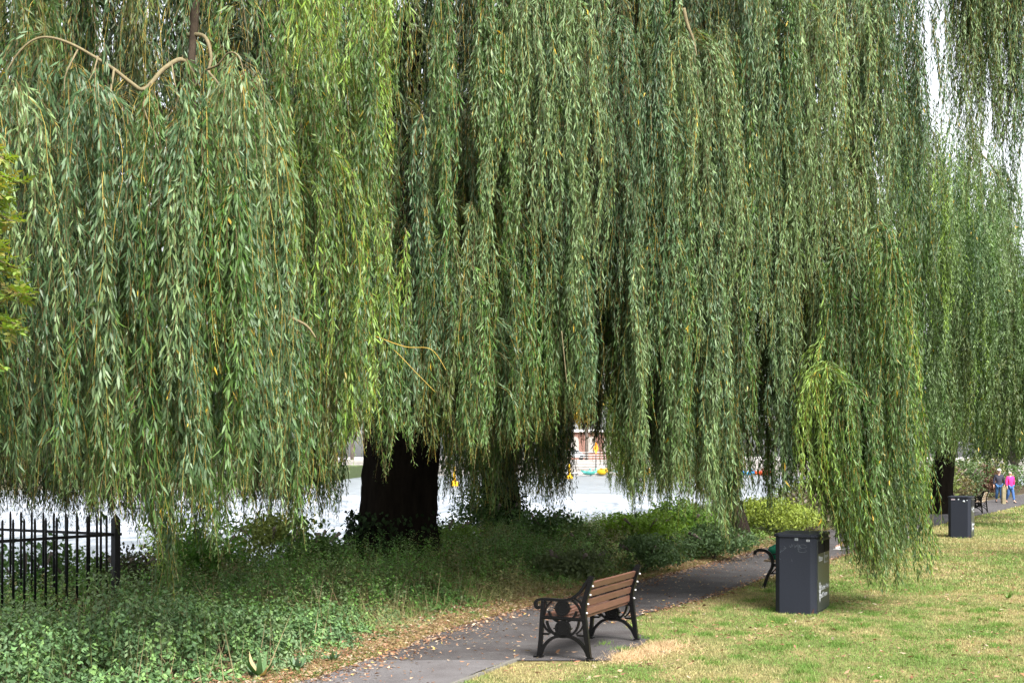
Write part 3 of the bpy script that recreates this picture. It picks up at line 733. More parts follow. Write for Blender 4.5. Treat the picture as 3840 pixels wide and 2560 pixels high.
for x, yb in [(1650, 1230), (1690, 1200), (1670, 1180), (1510, 1215), (1560, 1190), (1610, 1170), (1850, 1150), (640, 1240), (590, 1170), (740, 1240)]:
    dark_tips(SB, x, 850, 40, 27, 5, .5, 'mid', yb, .02)
SB.build('crown', B, tw_r=.004)
for c in B.children:
    if c.name.startswith(('crown', 'twig')): place(c, B)

Cc = empty('weeping_willow', (5.77, 33, 0)); tag(Cc, 'willow whose brown trunk leans left beside the path behind the large bin', 'tree', 'weeping willows along the river bank')
t = trunk_mesh([(5.9, 33, -.3), (5.75, 33, .5), (5.5, 33, 1.4), (5.2, 33, 2.6), (5.0, 33, 4.5), (5.2, 33, 7), (5.4, 33, 10)], [.38, .33, .29, .27, .26, .22, .14], .35, Cc, seed=5,
               m=mat('brown_bark', (.035, .025, .02), .95, .1, noise=.6, bump=1.0, nscale=9, stretch=(1, 1, .2))); place(t, Cc)
for pth, r0, r1 in [([(5.2, 33, 4), (5.8, 28, 7.5), (5.4, 23, 9.6), (5.0, 20, 10)], .24, .06), 
                    ([(5.1, 33, 5), (3.8, 27, 7.5), (3.4, 21, 9)], .2, .06)]:
    o = limb(pth, r0, r1, Cc); place(o, Cc)
for lst, Y, r0, r1 in [([(1570, 20), (1580, 60), (1592, 90), (1600, 130)], 17.4, .03, .012), ([(1775, 452), (1800, 451), (1836, 449)], 18.6, .035, .035), ([(1275, 300), (1300, 290), (1320, 320), (1330, 360)], 17, .02, .01),
                       ([(1885, 250), (1930, 360), (1945, 400)], 18.9, .02, .012), ([(1290, 760), (1302, 880)], 15.7, .006, .005), ([(1700, 160), (1740, 200), (1760, 230)], 19, .03, .02)]:
    o = limb([V(x, y, Y) for x, y in lst], r0, r1, Cc, 'branch', m_branch, 7); place(o, Cc)
SC = Strands()
# tall clump at (1600, 80) and its neighbours
for x, y, sz, pal, L in [(1560, 95, .55, 'pale', 5), (1600, 85, .75, 'pale', 5.4), (1640, 110, .5, 'pale', 5), (1330, 20, .5, 'pale', 4.5), (1210, -60, .5, 'pale', 4.5), (1420, 60, .6, 'blue', 4.5),
                         (1850, -20, .7, 'pale', 5.5), (1930, -60, .7, 'pale', 6), (2000, 0, .5, 'pale', 5), (2050, -60, .5, 'blue', 6), (2120, -80, .45, 'blue', 5.5), (1270, 120, .5, 'blue', 4),
                         (1790, 60, .5, 'blue', 4.5), (1500, 260, .6, 'blue', 4), (1900, 300, .6, 'pale', 5), (1980, 420, .5, 'pale', 5), (1920, 560, .5, 'mid', 4), (1500, 480, .6, 'mid', 4), (1600, 470, .6, 'blue', 4)]:
    p = V(x, y, front(x) - .1); SC.clump(*p, 34, sz * .85, L, pal, fringe(0, 30), random.uniform(0, .12), .11, .03, .7, .1, .3 if x != 1600 else .1)
fill(SC, 1250, 2120, -450, 700, 52, (.6, 3.0), (.35, .7), 26, ['blue', 'mid', 'deep_shade', 'olive', 'mid'], (2.6, 5.0))
fill(SC, 1420, 2100, 400, 900, 34, (.0, 1.8), (.35, .65), 26, ['mid', 'blue', 'mid', 'olive'], (2.4, 4.4), wind=(.02, .14))
ropes(SC, 1280, 2150, 96, -200, 700, ['pale', 'pale', 'blue', 'mid', 'pale'], (2.8, 6.5), wind=(0, .2))
ropes(SC, 1900, 2085, 22, 200, 800, ['fresh', 'pale', 'mid'], (3.5, 7), wind=(.1, .35), dy=10)
# lower right skirt blown to the right
for i in range(34):
    x = random.uniform(1885, 2060); y = random.uniform(480, 950); p = V(x, y, 18.1 + random.uniform(-.5, 1.2))
    SC.clump(*p, 26, random.uniform(.25, .5), 5, random.choice(['mid', 'pale', 'fresh', 'mid', 'blue']), fringe(25, 90), random.uniform(.2, .45), .115, .03, .7)
fill(SC, 1450, 2060, -500, 850, 100, (2.5, 9), (.6, 1.2), 22, ['deep_shade', 'deep_shade', 'mid'], (3, 6), leaf=.14, sp=.042, dy=-40, jit=60)
SC.build('crown', Cc)
for c in Cc.children:
    if c.name.startswith(('crown', 'twig')): place(c, Cc)

D = empty('weeping_willow', (20, 50, -.1)); tag(D, 'farther weeping willow hanging over the lawn behind the smaller looking bin at right', 'tree', 'weeping willows along the river bank')
t = trunk_mesh([(17, 51, -.4), (17.1, 51, 1.5), (17.6, 51, 4), (18.5, 51, 8)], [.45, .4, .35, .2], .4, D, seed=8); place(t, D)
for pth in ([(17.3, 51, 3), (20, 49, 6.5), (22, 46, 6.6)], [(17.6, 51, 4), (15.5, 46, 8), (15.2, 42, 9)]):
    o = limb(pth, .2, .06, D); place(o, D)
SD = Strands()
for i in range(230):
    x = random.uniform(2060, 2460); Y = random.uniform(38, 48)
    top = np.interp(x, [2060, 2170, 2200, 2260, 2300, 2330, 2352, 2460], [180, 360, 350, 400, 410, 540, 620, 720])
    y = random.uniform(0, 1) ** 1.3 * (900 - top) + top; p = V(x, y, Y)
    SD.clump(*p, 26, random.uniform(.5, 1.1), random.uniform(3, 6), random.choice(['mid', 'fresh', 'pale', 'blue', 'mid', 'olive']),
             (lambda X, Y_: CAMH - (random.uniform(1030, 1112) - 1045.5) / 2940 * Y_), .03, .15, .055, .9, .1, .8)
SD.build('crown', D, twigs=False, wmul=.2)
for c in D.children:
    if c.name.startswith(('crown', 'twig')): place(c, D)
for lst, r0, r1 in [([(2300, 720), (2330, 715), (2352, 722), (2400, 730)], .05, .03), ([(2230, 340), (2260, 360), (2290, 400), (2310, 440)], .03, .02)]:
    o = limb([V(x, y, 41) for x, y in lst], r0, r1, D, 'branch', m_branch, 6); place(o, D)

E = empty('weeping_willow', (13.5, 27, 0)); tag(E, 'willow out of frame at right whose loose strands hang against the white sky', 'tree', 'weeping willows along the river bank')
t = trunk_mesh([(13.5, 27, -.3), (13.4, 27, 3), (13, 26.5, 6), (12, 25.5, 9.5)], [.5, .42, .35, .2], .4, E, seed=9); place(t, E)
o = limb([(12.6, 26.2, 7.6), (11.6, 25.6, 12), (9.6, 24.6, 13.4)], .2, .06, E); place(o, E)
SE = Strands()
for x, yt, yb, nn, sz in [(2310, -220, 560, 26, .35), (2340, -230, 640, 22, .35), (2365, -230, 560, 26, .4), (2225, -230, 600, 22, .3), (2200, -220, 330, 26, .28), (2222, -200, 440, 30, .25), (2245, -240, 560, 50, .35), (2262, -200, 470, 24, .3), (2290, -240, 360, 30, .45), (2320, -260, 330, 34, .5), (2345, -220, 420, 26, .4), (2380, -200, 400, 26, .5), (2215, -240, 250, 20, .35), (2270, -250, 520, 26, .4), (2300, -200, 380, 16, .5)]:
    p = V(x, yt, 24.5); L = (yb - yt) / 2940 * 24.5
    SE.clump(*p, int(nn * 1.1), sz, L, random.choice(['blue', 'pale', 'pale']), None, .0, .13, .042, .7)
SE.build('crown', E, twigs=True, tw_r=.003)
for c in E.children:
    if c.name.startswith(('crown', 'twig')): place(c, E)

# ------------------------------------------------------------------ broadleaf trees far away
m_leaf = leaf_mat('tree_leaf', .6, .25, .3, .1)
def broadleaf(name, x, y, z, h, rad, th, col, lab, cat='tree', n=5000, ls=.35, group=None, lumps=14, stem=True, trunk_r=.25):
    e = empty(name, (x, y, z)); tag(e, lab, cat, group)
    cz = th + (h - th) / 2; rz_ = (h - th) / 2
    cen = rng.normal(size=(lumps, 3)); cen = unit(cen) * (rng.random(lumps)[:, None] ** .5) * .7
    k = rng.integers(0, lumps, n); off = unit(rng.normal(size=(n, 3))) * (.3 + .22 * rng.random(n)[:, None])
    p = (cen[k] + off * (.7 + .6 * rng.random(lumps)[k])[:, None]) * np.array([rad, rad, rz_]) + np.array([0, 0, cz])
    d = unit(rng.normal(size=(n, 3)) + np.array([0, 0, -.4])); side = unit(np.cross(d, randunit(n)))
    c = np.array(col) * rng.uniform(.65, 1.35, n)[:, None] * (.8 + .4 * rng.random(lumps)[k])[:, None]
    L = ls * rng.uniform(.6, 1.3, n)
    v, f, cc = leaf_arrays(p, d, side, L, L * .6, rng.normal(0, .3, n), c)
    raw_mesh('crown', v, f, m_leaf, e, cc)
    if stem:
        b = MB(); b.tube([(0, 0, -.2), (.02, 0, th * .6), (.05, 0, cz)], [trunk_r * 1.2, trunk_r, trunk_r * .5], 9)
        for a in range(5):
            aa = a * 1.26; b.tube([(0, 0, th * .9), (rad * .3 * math.cos(aa), rad * .3 * math.sin(aa), cz), (rad * .6 * math.cos(aa), rad * .6 * math.sin(aa), cz + rz_ * .4)], [trunk_r * .5, trunk_r * .3, .04], 6)
        b.build('trunk', mat('grey_bark', (.16, .13, .11), .9, noise=.4), e)
    return e
tg = 'autumn trees along the far quay'
broadleaf('plane_tree', 18.0, 188, 1.6, 12, 4.2, 4.6, (.30, .26, .04), 'yellowing tree left of the pavilion on the far quay', n=7000, ls=.4, group=tg)
broadleaf('plane_tree', 11.0, 189, 1.6, 11, 4.0, 4.4, (.34, .24, .03), 'golden tree behind the orange diamond marker', n=7000, ls=.4, group=tg)
broadleaf('plane_tree', 4.0, 191, 1.6, 12, 4.5, 4.4, (.30, .22, .03), 'orange tinged tree seen left of the opening across the river', n=6000, ls=.4, group=tg)
broadleaf('plane_tree', -4.5, 192, 1.6, 12, 4.5, 4.4, (.20, .22, .04), 'green and yellow tree across the river behind the slim trunk', n=6000, ls=.4, group=tg)
broadleaf('plane_tree', -13, 190, 1.6, 12, 6, 3.4, (.13, .17, .04), 'green tree across the river seen just right of the thick trunk', n=6000, ls=.4, group=tg)
broadleaf('plane_tree', -24, 192, 1.6, 12, 6, 3.4, (.12, .17, .035), 'green tree across the river seen just left of the thick trunk', n=6000, ls=.4, group=tg)
broadleaf('plane_tree', 26, 191, 1.6, 13, 4.8, 4.4, (.22, .24, .04), 'green yellow tree behind the red boat', n=6000, ls=.4, group=tg)
tg2 = 'trees on the left far bank'
for i, (x, y, h, rd, lab) in enumerate([(-30, 112, 8, 4, 'green tree by the river wall right of the brick house'), (-24, 114, 7, 4, 'green bushy tree at the right end of the river wall'), (-38, 110, 3, 3, 'low green tree before the brick house')]):
    broadleaf('bank_tree', x, y, .85, h, rd, .8, (.07, .11, .03), lab, n=5000, ls=.35, group=tg2)
tg3 = 'trees closing the far right'
for i, (x, y, h, rd, c, lab) in enumerate([(44, 112, 9, 5, (.05, .075, .025), 'dark tree at the far end of the path'), (52, 112, 15, 7, (.12, .15, .03), 'tall yellow green tree at the right picture edge'), (36, 118, 10, 6, (.06, .09, .03), 'mid green tree behind the walkers'),
                                            (27, 100, 7, 5, (.09, .12, .035), 'loose green tree left of the walkers')]):
    broadleaf('distant_tree', x, y, -.3, h, rd, 1.4, c, lab, n=9000, ls=.4, group=tg3)
# shrubs along the far left side of the path
sg = 'shrubs beside the far bend of the path'
for x, y, Y, h, rd, c, lab in [(2150, 1150, 63, 2.0, 2.0, (.10, .13, .04), 'pale green shrub left of the far bend'), (2175, 1140, 68, 2.6, 1.8, (.12, .10, .05), 'brownish shrub behind the far bend'),
                               (2215, 1138, 69, 2.6, 1.7, (.08, .12, .05), 'grey green shrub behind the second bin'), (2262, 1135, 72, 2.4, .8, (.11, .055, .04), 'dull red shrub right of the second bin'),
                               (2235, 1135, 76, 3.0, 2.4, (.15, .15, .06), 'straw green shrub behind the dull red one'), (2290, 1130, 78, 2.2, 2.0, (.07, .12, .04), 'green shrub before the walkers'),
                               (2120, 1160, 55, 2.2, 2.2, (.12, .15, .04), 'yellow green shrub by the path left of the second bin'), (1860, 1190, 38, 2.0, 1.3, (.12, .10, .07), 'twiggy brown shrub above the large bin')]:
    p = V(x, y, Y); broadleaf('shrub', p[0], Y, -.3, h, rd, .1, c, lab, 'shrub', 2600, .16 if Y > 45 else .1, sg, 10, True, .04)

# ------------------------------------------------------------------ ground vegetation
m_under = leaf_mat('undergrowth_leaf', .55, .3, .22, .15)
def plants(name, base, h, leafL, per, palette, stemlean=.15, lw=.6, updown=-.35):
    """upright leafy stems: opposite leaves up the stem"""
    n = len(base); idx = np.repeat(np.arange(n), per); N = len(idx)
    t = rng.random(N) ** .75
    lean = rng.normal(0, stemlean, (n, 2))
    hh = h[idx] * t
    p = base[idx].copy(); p[:, 0] += lean[idx, 0] * hh; p[:, 1] += lean[idx, 1] * hh; p[:, 2] += hh
    a = rng.uniform(0, 2 * np.pi, N); rad = np.stack([np.cos(a), np.sin(a), 0 * a], 1)
    d = unit(rad + np.array([0, 0, updown]) + .3 * rng.normal(size=(N, 3)))
    side = unit(np.cross(d, np.array([0, 0, 1.0]) + .35 * rng.normal(size=(N, 3))))
    L = leafL * rng.uniform(.6, 1.25, N) * (1.15 - .6 * t)
    P = np.array(palette); pn = fbm(base[:, 0] * .9 + 40, base[:, 1] * .9, 66) + rng.normal(0, .10, n); pk = np.clip(((pn - .25) / .5 * len(P)).astype(int), 0, len(P) - 1); c = P[pk][idx] * rng.uniform(.7, 1.3, N)[:, None] * (1 + .25 * t[:, None])
    a1 = leaf_arrays(p + rad * .015, d, side, L, L * lw, rng.normal(.3, .3, N), c)
    # stems as thin blades
    top = base + np.concatenate([lean * h[:, None], h[:, None]], 1)
    up = unit(top - base); sd_ = unit(np.cross(up, randunit(n)))
    a2 = leaf_arrays(base - up * .02, up, sd_, h * 1.02, np.full(n, .010), np.zeros(n), np.tile(np.array([[.09, .10, .035]]), (n, 1)))
    v, f, c = merge([a1, a2])
    o = raw_mesh(name, v, f, m_under, None, c); return o
def scatter(n, y0, y1, u0, u1, pw=1.0):
    y = y0 + (y1 - y0) * rng.random(n) ** pw; u = rng.uniform(u0, u1, n)
    x = XL(y) - u / .9
    ok = (x > -.42 * y - 1.5)
    x, y = x[ok], y[ok]
    return np.stack([x, y, gz(x, y)], 1), (XL(y) - x) * .9
# nettles in the left foreground
b0, u = scatter(8200, 7.5, 17.5, .35, 9)
u = u - .45 * fbm(b0[:, 0] * 1.2, b0[:, 1] * 1.2, 77)
hN = (.05 + .62 * sst(.2, 2.4, u)) * (.45 + 1.1 * fbm(b0[:, 0] * 1.3, b0[:, 1] * 1.3, 3)) * rng.uniform(.6, 1.25, len(u)) * np.where(rng.random(len(u)) < .06, 1.55, 1)
hN *= 1.25
hN = np.minimum(hN, np.clip(2.25 - .118 * b0[:, 1], .1, 2) * (.25 + 1.35 * fbm(b0[:, 0] * 1.7, b0[:, 1] * 1.7, 88)) * rng.uniform(.6, 1.2, len(hN)))
hN = np.where(fbm(b0[:, 0] * 2.2 + 9, b0[:, 1] * 2.2, 99) > .40, hN, .08)
ext = []
for vx0, vx1, Y0, Y1, h0, h1, k_ in [(215, 345, 14.6, 16.0, .62, .95, 46), (40, 280, 13.6, 15.0, .40, .62, 40), (430, 560, 14, 15.5, .35, .6, 24)]:
    for _ in range(k_):
        y_ = random.uniform(Y0, Y1); ext.append(((random.uniform(vx0, vx1) - 1176) / 2940 * y_, y_, random.uniform(h0, h1)))
ext = np.array(ext); keep_ = u > .12
b0 = np.concatenate([b0[keep_], np.stack([ext[:, 0], ext[:, 1], gz(ext[:, 0], ext[:, 1])], 1)]); hN = np.concatenate([hN[keep_], ext[:, 2]])
o = plants('nettles', b0, hN, .092, 18, [(.04, .085, .03), (.075, .15, .05), (.12, .21, .06), (.06, .12, .045), (.12, .175, .08)], lw=.55, updown=-.7)
tag(o, 'grey green nettle patch in the left foreground below the railings', 'nettles', kind='stuff')
# darker mixed undergrowth below the willow
b0, u = scatter(15000, 15.5, 34, .25, 10, .9)
u = u - .55 * fbm(b0[:, 0] * 1.2, b0[:, 1] * 1.2, 77)
hU = (.05 + .43 * sst(.2, 2.0, u)) * (.1 + 1.8 * fbm(b0[:, 0] * 1.2, b0[:, 1] * 1.2, 11)) * rng.uniform(.6, 1.3, len(u))
hU *= np.interp(b0[:, 1], [15, 20, 26, 34], [.6, 1.15, 1.2, .9])
o = plants('undergrowth', b0[u > .1], hU[u > .1], .08, 16, [(.05, .13, .02), (.13, .19, .08), (.08, .20, .025), (.14, .22, .055), (.20, .18, .08)], lw=.55)
tag(o, 'dark green mixed undergrowth under the willows between path and river', 'undergrowth', kind='stuff')
b0, u = scatter(9000, 30, 60, .3, 9)
hU = (.08 + .4 * sst(.3, 2.0, u)) * (.4 + 1.0 * fbm(b0[:, 0] * .5, b0[:, 1] * .5, 21)) * rng.uniform(.6, 1.3, len(u))
o = plants('bank_weeds', b0, hU, .11, 16, [(.10, .17, .03), (.13, .20, .035), (.12, .14, .05), (.07, .12, .03)], lw=.5)
tag(o, 'lighter green weeds along the far bank side of the path', 'weeds', kind='stuff')

def blades(n, fx, h, w_, pal, lean=.5, seedn=31):
    x, y = fx(n); n = len(x)
    z = gz(x, y)
    d = unit(np.stack([rng.normal(0, lean, n), rng.normal(0, lean, n), np.ones(n)], 1))
    side = unit(np.cross(d, randunit(n)))
    hh = h * rng.uniform(.5, 1.4, n); ww = np.full(n, w_) * rng.uniform(.7, 1.4, n)
    p = np.stack([x, y, z - .003], 1)
    v = np.stack([p - side * ww[:, None] / 2, p + side * ww[:, None] / 2, p + d * hh[:, None]], 1).reshape(-1, 3)
    f = np.arange(n * 3).reshape(-1, 3)
    g = fbm(x * .9, y * .6, seedn); g2 = fbm(x * 4.0, y * 2.6, seedn + 5)
    k = np.clip((g * .6 + g2 * .6 - .50) * 5.0, 0, 1) * .85 + rng.normal(0, .18, n); k = np.clip(k, 0, 1)[:, None]
    c = np.array(pal[0]) * (1 - k) + np.array(pal[1]) * k
    c = c * rng.uniform(.7, 1.3, n)[:, None]
    return v, f, c
def lawn(y0, y1, pw):
    def f(n):
        y = y0 + (y1 - y0) * rng.random(n) ** pw; x = rng.uniform(-1, 1, n) * (.43 * y + .5)
        edge = np.where((y > 13.8) & (y < 19), np.maximum(XRpad(y), XR(y)), XR(y)) + .02
        ok = x > edge + .10 * (rng.random(n) - .3); return x[ok], y[ok]
    return f
GR = ((.13, .21, .05), (.34, .285, .14))
parts = [blades(330000, lawn(12, 22, 1), .035, .0075, GR), blades(230000, lawn(21, 42, 1), .05, .016, GR), blades(120000, lawn(40, 95, 1), .08, .045, GR)]
def straw(n):           # long dead grass beside the bench
    a = rng.uniform(0, 2 * np.pi, n); r = np.abs(rng.normal(0, .6, n))
    t_ = rng.random(n); x = 1.2 + .75 * t_ + r * np.cos(a) * .26; y = 14.0 + 1.3 * t_ + r * np.sin(a) * .26; return x, y
parts.append(blades(6500, straw, .085, .006, ((.36, .26, .15), (.50, .36, .22)), 1.6))
def tufts(n):
    cx = rng.uniform(1, 7, 160); cy = rng.uniform(12.4, 24, 160); k = rng.integers(0, 160, n)
    x = cx[k] + rng.normal(0, .07, n); y = cy[k] + rng.normal(0, .07, n)
    ok = x > XR(y) + .6; return x[ok], y[ok]
def lw_(n):
    y = rng.uniform(12.4, 30, n); x = XR(y) + .4 + rng.random(n) * 8; k_ = fbm(x * 1.4, y * 1.1, 131) > .55; return x[k_], y[k_]
x_, y_ = lw_(30000); n_ = len(x_); a_ = rng.uniform(0, 6.28, n_); d_ = unit(np.stack([np.cos(a_), np.sin(a_), rng.uniform(0, .6, n_)], 1))
s_ = unit(np.cross(d_, np.array([0, 0, 1.0]) + .3 * rng.normal(size=(n_, 3))))
parts.append(leaf_arrays(np.stack([x_, y_, gz(x_, y_) + .012 + rng.random(n_) * .02], 1), d_, s_, rng.uniform(.02, .04, n_), rng.uniform(.012, .02, n_), rng.normal(0, .3, n_), np.array([.09, .17, .035]) * rng.uniform(.6, 1.3, n_)[:, None]))
parts.append(blades(26000, tufts, .065, .007, ((.09, .17, .03), (.12, .20, .04)), .6))
v, f, c = merge(parts)
o = raw_mesh('grass', v, f, leaf_mat('grass_blade', .7, .2, .2, 0), None, c); tag(o, 'mown lawn grass with dry straw patches right of the path', 'grass', kind='stuff')
def verge(n):
    y = rng.uniform(12.5, 40, n); u = np.abs(rng.normal(0, .5, n)) + .0; x = XL(y) - u / .9; return x, y
def meadow(n):
    y = rng.uniform(16, 38, n); u = rng.uniform(.5, 6, n); x = XL(y) - u / .9; ok = fbm(x * .6, y * .6, 71) > .5; return x[ok], y[ok]
def stalks(n):
    y = rng.uniform(12, 30, n); u = rng.uniform(.4, 5, n); x = XL(y) - u / .9; ok = (fbm(x * 1.5, y * 1.5, 171) > .55) & (x > -.42 * y); return x[ok], y[ok]
parts = [blades(1600, stalks, .55, .010, ((.20, .17, .09), (.34, .26, .15)), .3, 53), blades(80000, verge, .07, .007, ((.10, .15, .035), (.30, .22, .11)), .8, 51), blades(36000, meadow, .30, .007, ((.10, .14, .04), (.26, .20, .10)), .8, 52)]
v, f, c = merge(parts)
o = raw_mesh('long_grass', v, f, leaf_mat('long_grass_blade', .7, .2, .2, 0), None, c); tag(o, 'tangled long grass and dry stalks along the shaded path verge', 'grass', kind='stuff')
# leaf litter
def litter(n, fx, size=(.03, .075)):
    x, y = fx(n); n = len(x)
    p = np.stack([x, y, gz(x, y) + .018 + rng.random(n) * .02], 1)
    a = rng.uniform(0, 2 * np.pi, n); d = unit(np.stack([np.cos(a), np.sin(a), rng.normal(0, .25, n)], 1))
    side = unit(np.cross(d, np.array([0, 0, 1.0]) + .4 * rng.normal(size=(n, 3))))
    P = np.array([(.25, .14, .085), (.33, .21, .13), (.16, .085, .05), (.38, .30, .22), (.24, .11, .06), (.42, .32, .10)])
    c = P[rng.choice(6, n, p=[.25, .22, .2, .18, .11, .04])] * rng.uniform(.6, 1.2, n)[:, None]
    L = rng.uniform(*size, n)
    return leaf_arrays(p, d, side, L, L * rng.uniform(.18, .5, n), rng.normal(0, .4, n), c)
def l_edge(n):
    y = 12.4 + 24 * rng.random(n) ** 1.1; u = rng.normal(.38, .34, n); x = XL(y) - u / .9; return x, y
def l_path(n):
    y = rng.uniform(12.5, 32, n); t_ = rng.random(n) ** 1.6; return XL(y) * (1 - t_) + XR(y) * t_, y
def l_lawn(n):
    y = rng.uniform(12.5, 30, n); x = XR(y) + rng.random(n) ** .9 * 8; k = fbm(x * .8, y * .8, 91) > .42; return x[k], y[k]
def l_right(n):
    y = rng.uniform(17, 34, n); x = XR(y) + rng.normal(.05, .12, n); return x, y
parts = [litter(32000, l_edge), litter(1500, l_path, (.02, .07)), litter(3600, l_lawn, (.035, .09)), litter(2000, l_right)]
v, f, c = merge(parts)
o = raw_mesh('leaf_litter', v, f, leaf_mat('dead_leaf', .8, .15, .1, 0), None, c); tag(o, 'brown fallen willow leaves along the path edges and on the lawn', 'fallen leaves', kind='stuff')

# shrubs and leafy plants at the foot of the willows
bg_ = 'bushes on the bank between willow and river'
for x, y, Y, h, rd, c, lab, ls in [(470, 1300, 22.5, 1.25, .9, (.055, .13, .02), 'glossy green bush between the railings and the thick trunk', .10), (400, 1290, 25, 1.2, .9, (.16, .23, .03), 'bright yellow green bush behind the lowest willow tips', .10),
                                   (620, 1290, 24, 1.35, 1.0, (.12, .15, .04), 'loose olive bush right of the glossy green bush', .09), (720, 1300, 23, 1.2, .8, (.045, .09, .02), 'dark leafy bush just left of the thick trunk', .11),
                                   (1020, 1270, 28, 1.1, .9, (.09, .15, .03), 'green bush just right of the thick trunk', .09), (1130, 1230, 33, 1.5, 1.1, (.035, .07, .02), 'dark bush at the foot of the slim trunk', .10),
                                   (1260, 1220, 29, 1.25, .8, (.04, .075, .025), 'dark green bush below the opening to the river', .10), (1340, 1235, 28, .75, .6, (.06, .09, .03), 'small leggy bush in front of the weir', .08),
                                   (1480, 1215, 29, 1.15, 1.0, (.12, .20, .025), 'bright green bush right of the opening', .10), (1580, 1210, 32, 1.1, 1.0, (.10, .18, .03), 'bright green bush left of the leaning trunk', .10),
                                   (1790, 1210, 36, 1.4, 1.3, (.16, .20, .035), 'yellow green bush right of the leaning trunk', .09), (1870, 1200, 40, 1.5, 1.4, (.13, .17, .04), 'pale green bush above the large bin', .10),
                                   (60, 1260, 20.5, 1.35, .7, (.05, .10, .03), 'broad leaved bush behind the railings at the left edge', .11), (200, 1330, 21, .9, .9, (.07, .12, .03), 'green bush behind the middle of the railings', .09),
                                   (300, 1320, 20, .9, .6, (.035, .035, .02), 'withered dark bush beside the railing end post', .08), (1480, 1275, 24.5, .75, .9, (.05, .085, .035), 'low dark bush at the path edge behind the front bench', .08),
                                   (1640, 1260, 27.5, .8, 1.0, (.05, .085, .035), 'low dark bush at the path edge below the leaning trunk', .08), (1320, 1290, 23, .7, .9, (.06, .08, .035), 'low greyish bush behind the bench back', .08),
                                   (2060, 1270, 29.3, .55, .45, (.05, .10, .06), 'small round blue green plant at the foot of the hidden bench', .05)]:
    X_ = (x - 1176) / 2940 * Y
    gg = float(gz(X_, Y)) - .05
    broadleaf('bush', X_, Y, gg, h - gg, rd, .08, tuple(q_ * 1.45 for q_ in c), lab, 'bush', int(3000 * (rd / .9) ** 2), ls * .9, bg_, 12, True, .015)

# dock with large leaves at the path edge, lower left
def dock(x, y, n, L, cols, lab):
    e = empty('dock_plant', (x, y, float(gz(x, y)))); tag(e, lab, 'plant', 'big leaved plants at the path edge')
    a = np.linspace(0, 2 * np.pi, n, endpoint=False) + rng.normal(0, .3, n)
    d = unit(np.stack([np.cos(a), np.sin(a), rng.uniform(.05, .5, n)], 1)); side = unit(np.cross(d, np.array([0, 0, 1.0]) + 0 * d))
    C_ = np.array(cols)[rng.integers(0, len(cols), n)]
    v, f, c = leaf_arrays(np.zeros((n, 3)) + np.array([0, 0, .02]), d, side, L * rng.uniform(.45, 1.15, n), L * rng.uniform(.25, .4, n), rng.normal(-.9, .5, n), C_, True)
    raw_mesh('leaves', v, f, m_under, e, c)
GRN = [(.055, .12, .04), (.07, .14, .05), (.08, .13, .075)]
dock(-2.55, 12.9, 18, .22, GRN + [(.40, .28, .15)], 'big leaved plant with one tan withered leaf at the bottom left path edge')
dock(-2.25, 13.35, 18, .18, GRN, 'big leaved green plant nearest the path kerb')
dock(-1.95, 13.9, 16, .15, [(.10, .15, .10), (.07, .14, .05)], 'grey green leaved plant by the curve of the path')
dock(7.75, 20.0, 12, .13, [(.09, .18, .03)], 'dark green weed rosette on the lawn at the right edge')
dock(8.0, 19.6, 10, .14, [(.09, .18, .04)], 'second green weed rosette on the lawn nearer the right edge')

# ------------------------------------------------------------------ elder bush at the left edge
def elder():
    e = empty('elder_bush', (-4.9, 10.4, 0)); tag(e, 'yellow green elder bush reaching in at the left edge in front of the willow', 'bush')
    b = MB(); ends = []
    for i in range(52):
        z1 = random.uniform(2.9, 4.75)
        tipx = -.40 * 10.4 + 4.9 + random.uniform(-.6, .22) - .10 * abs(z1 - 3.4)
        pts = smooth_pts([(-.4, random.uniform(-.1, .1), 0), (-.5 + random.uniform(-.3, .3), random.uniform(-.3, .3), z1 * .55), (tipx - .35, random.uniform(-.4, .4), z1 - .1), (tipx, random.uniform(-.4, .3), z1)], 5)
        b.tube(pts, [.02 - .014 * k / (len(pts) - 1) for k in range(len(pts))], 5); ends.append(pts)
    b.build('stem', m_branch, e)
    P, Dd, Sd, Ls, Cl = [], [], [], [], []
    for pts in ends:
        for p in pts[-8:]:
            for k in range(3):
                ax = Vector((random.gauss(.2, 1), random.gauss(-.3, 1), random.gauss(.1, .5))).normalized()
                sd_ = ax.cross(Vector((random.gauss(0, .3), random.gauss(0, .3), 1))).normalized()
                c0 = random.choice([(.17, .25, .035), (.20, .27, .045), (.14, .20, .03), (.25, .23, .06)])
                for j in range(3):
                    q_ = p + ax * (.03 + .03 * j)
                    for sg_ in (-1, 1):
                        P.append(q_); Dd.append((ax * .5 + sd_ * sg_).normalized()); Sd.append(ax); Ls.append(.062 * random.uniform(.8, 1.1)); Cl.append([v_ * random.uniform(.8, 1.2) for v_ in c0])
                P.append(p + ax * .10); Dd.append(ax); Sd.append(sd_); Ls.append(.07); Cl.append(c0)
    n = len(P); Dd = np.array([tuple(v_) for v_ in Dd]); Sd = unit(np.cross(Dd, np.cross(np.array([tuple(v_) for v_ in Sd]), Dd) + .2 * rng.normal(size=(n, 3))))
    v, f, c = leaf_arrays(np.array([tuple(v_) for v_ in P]), Dd, Sd, np.array(Ls), np.array(Ls) * .42, rng.normal(.3, .3, n), np.array(Cl), True)
    raw_mesh('leaves', v, f, m_leaf, e, c)
elder()

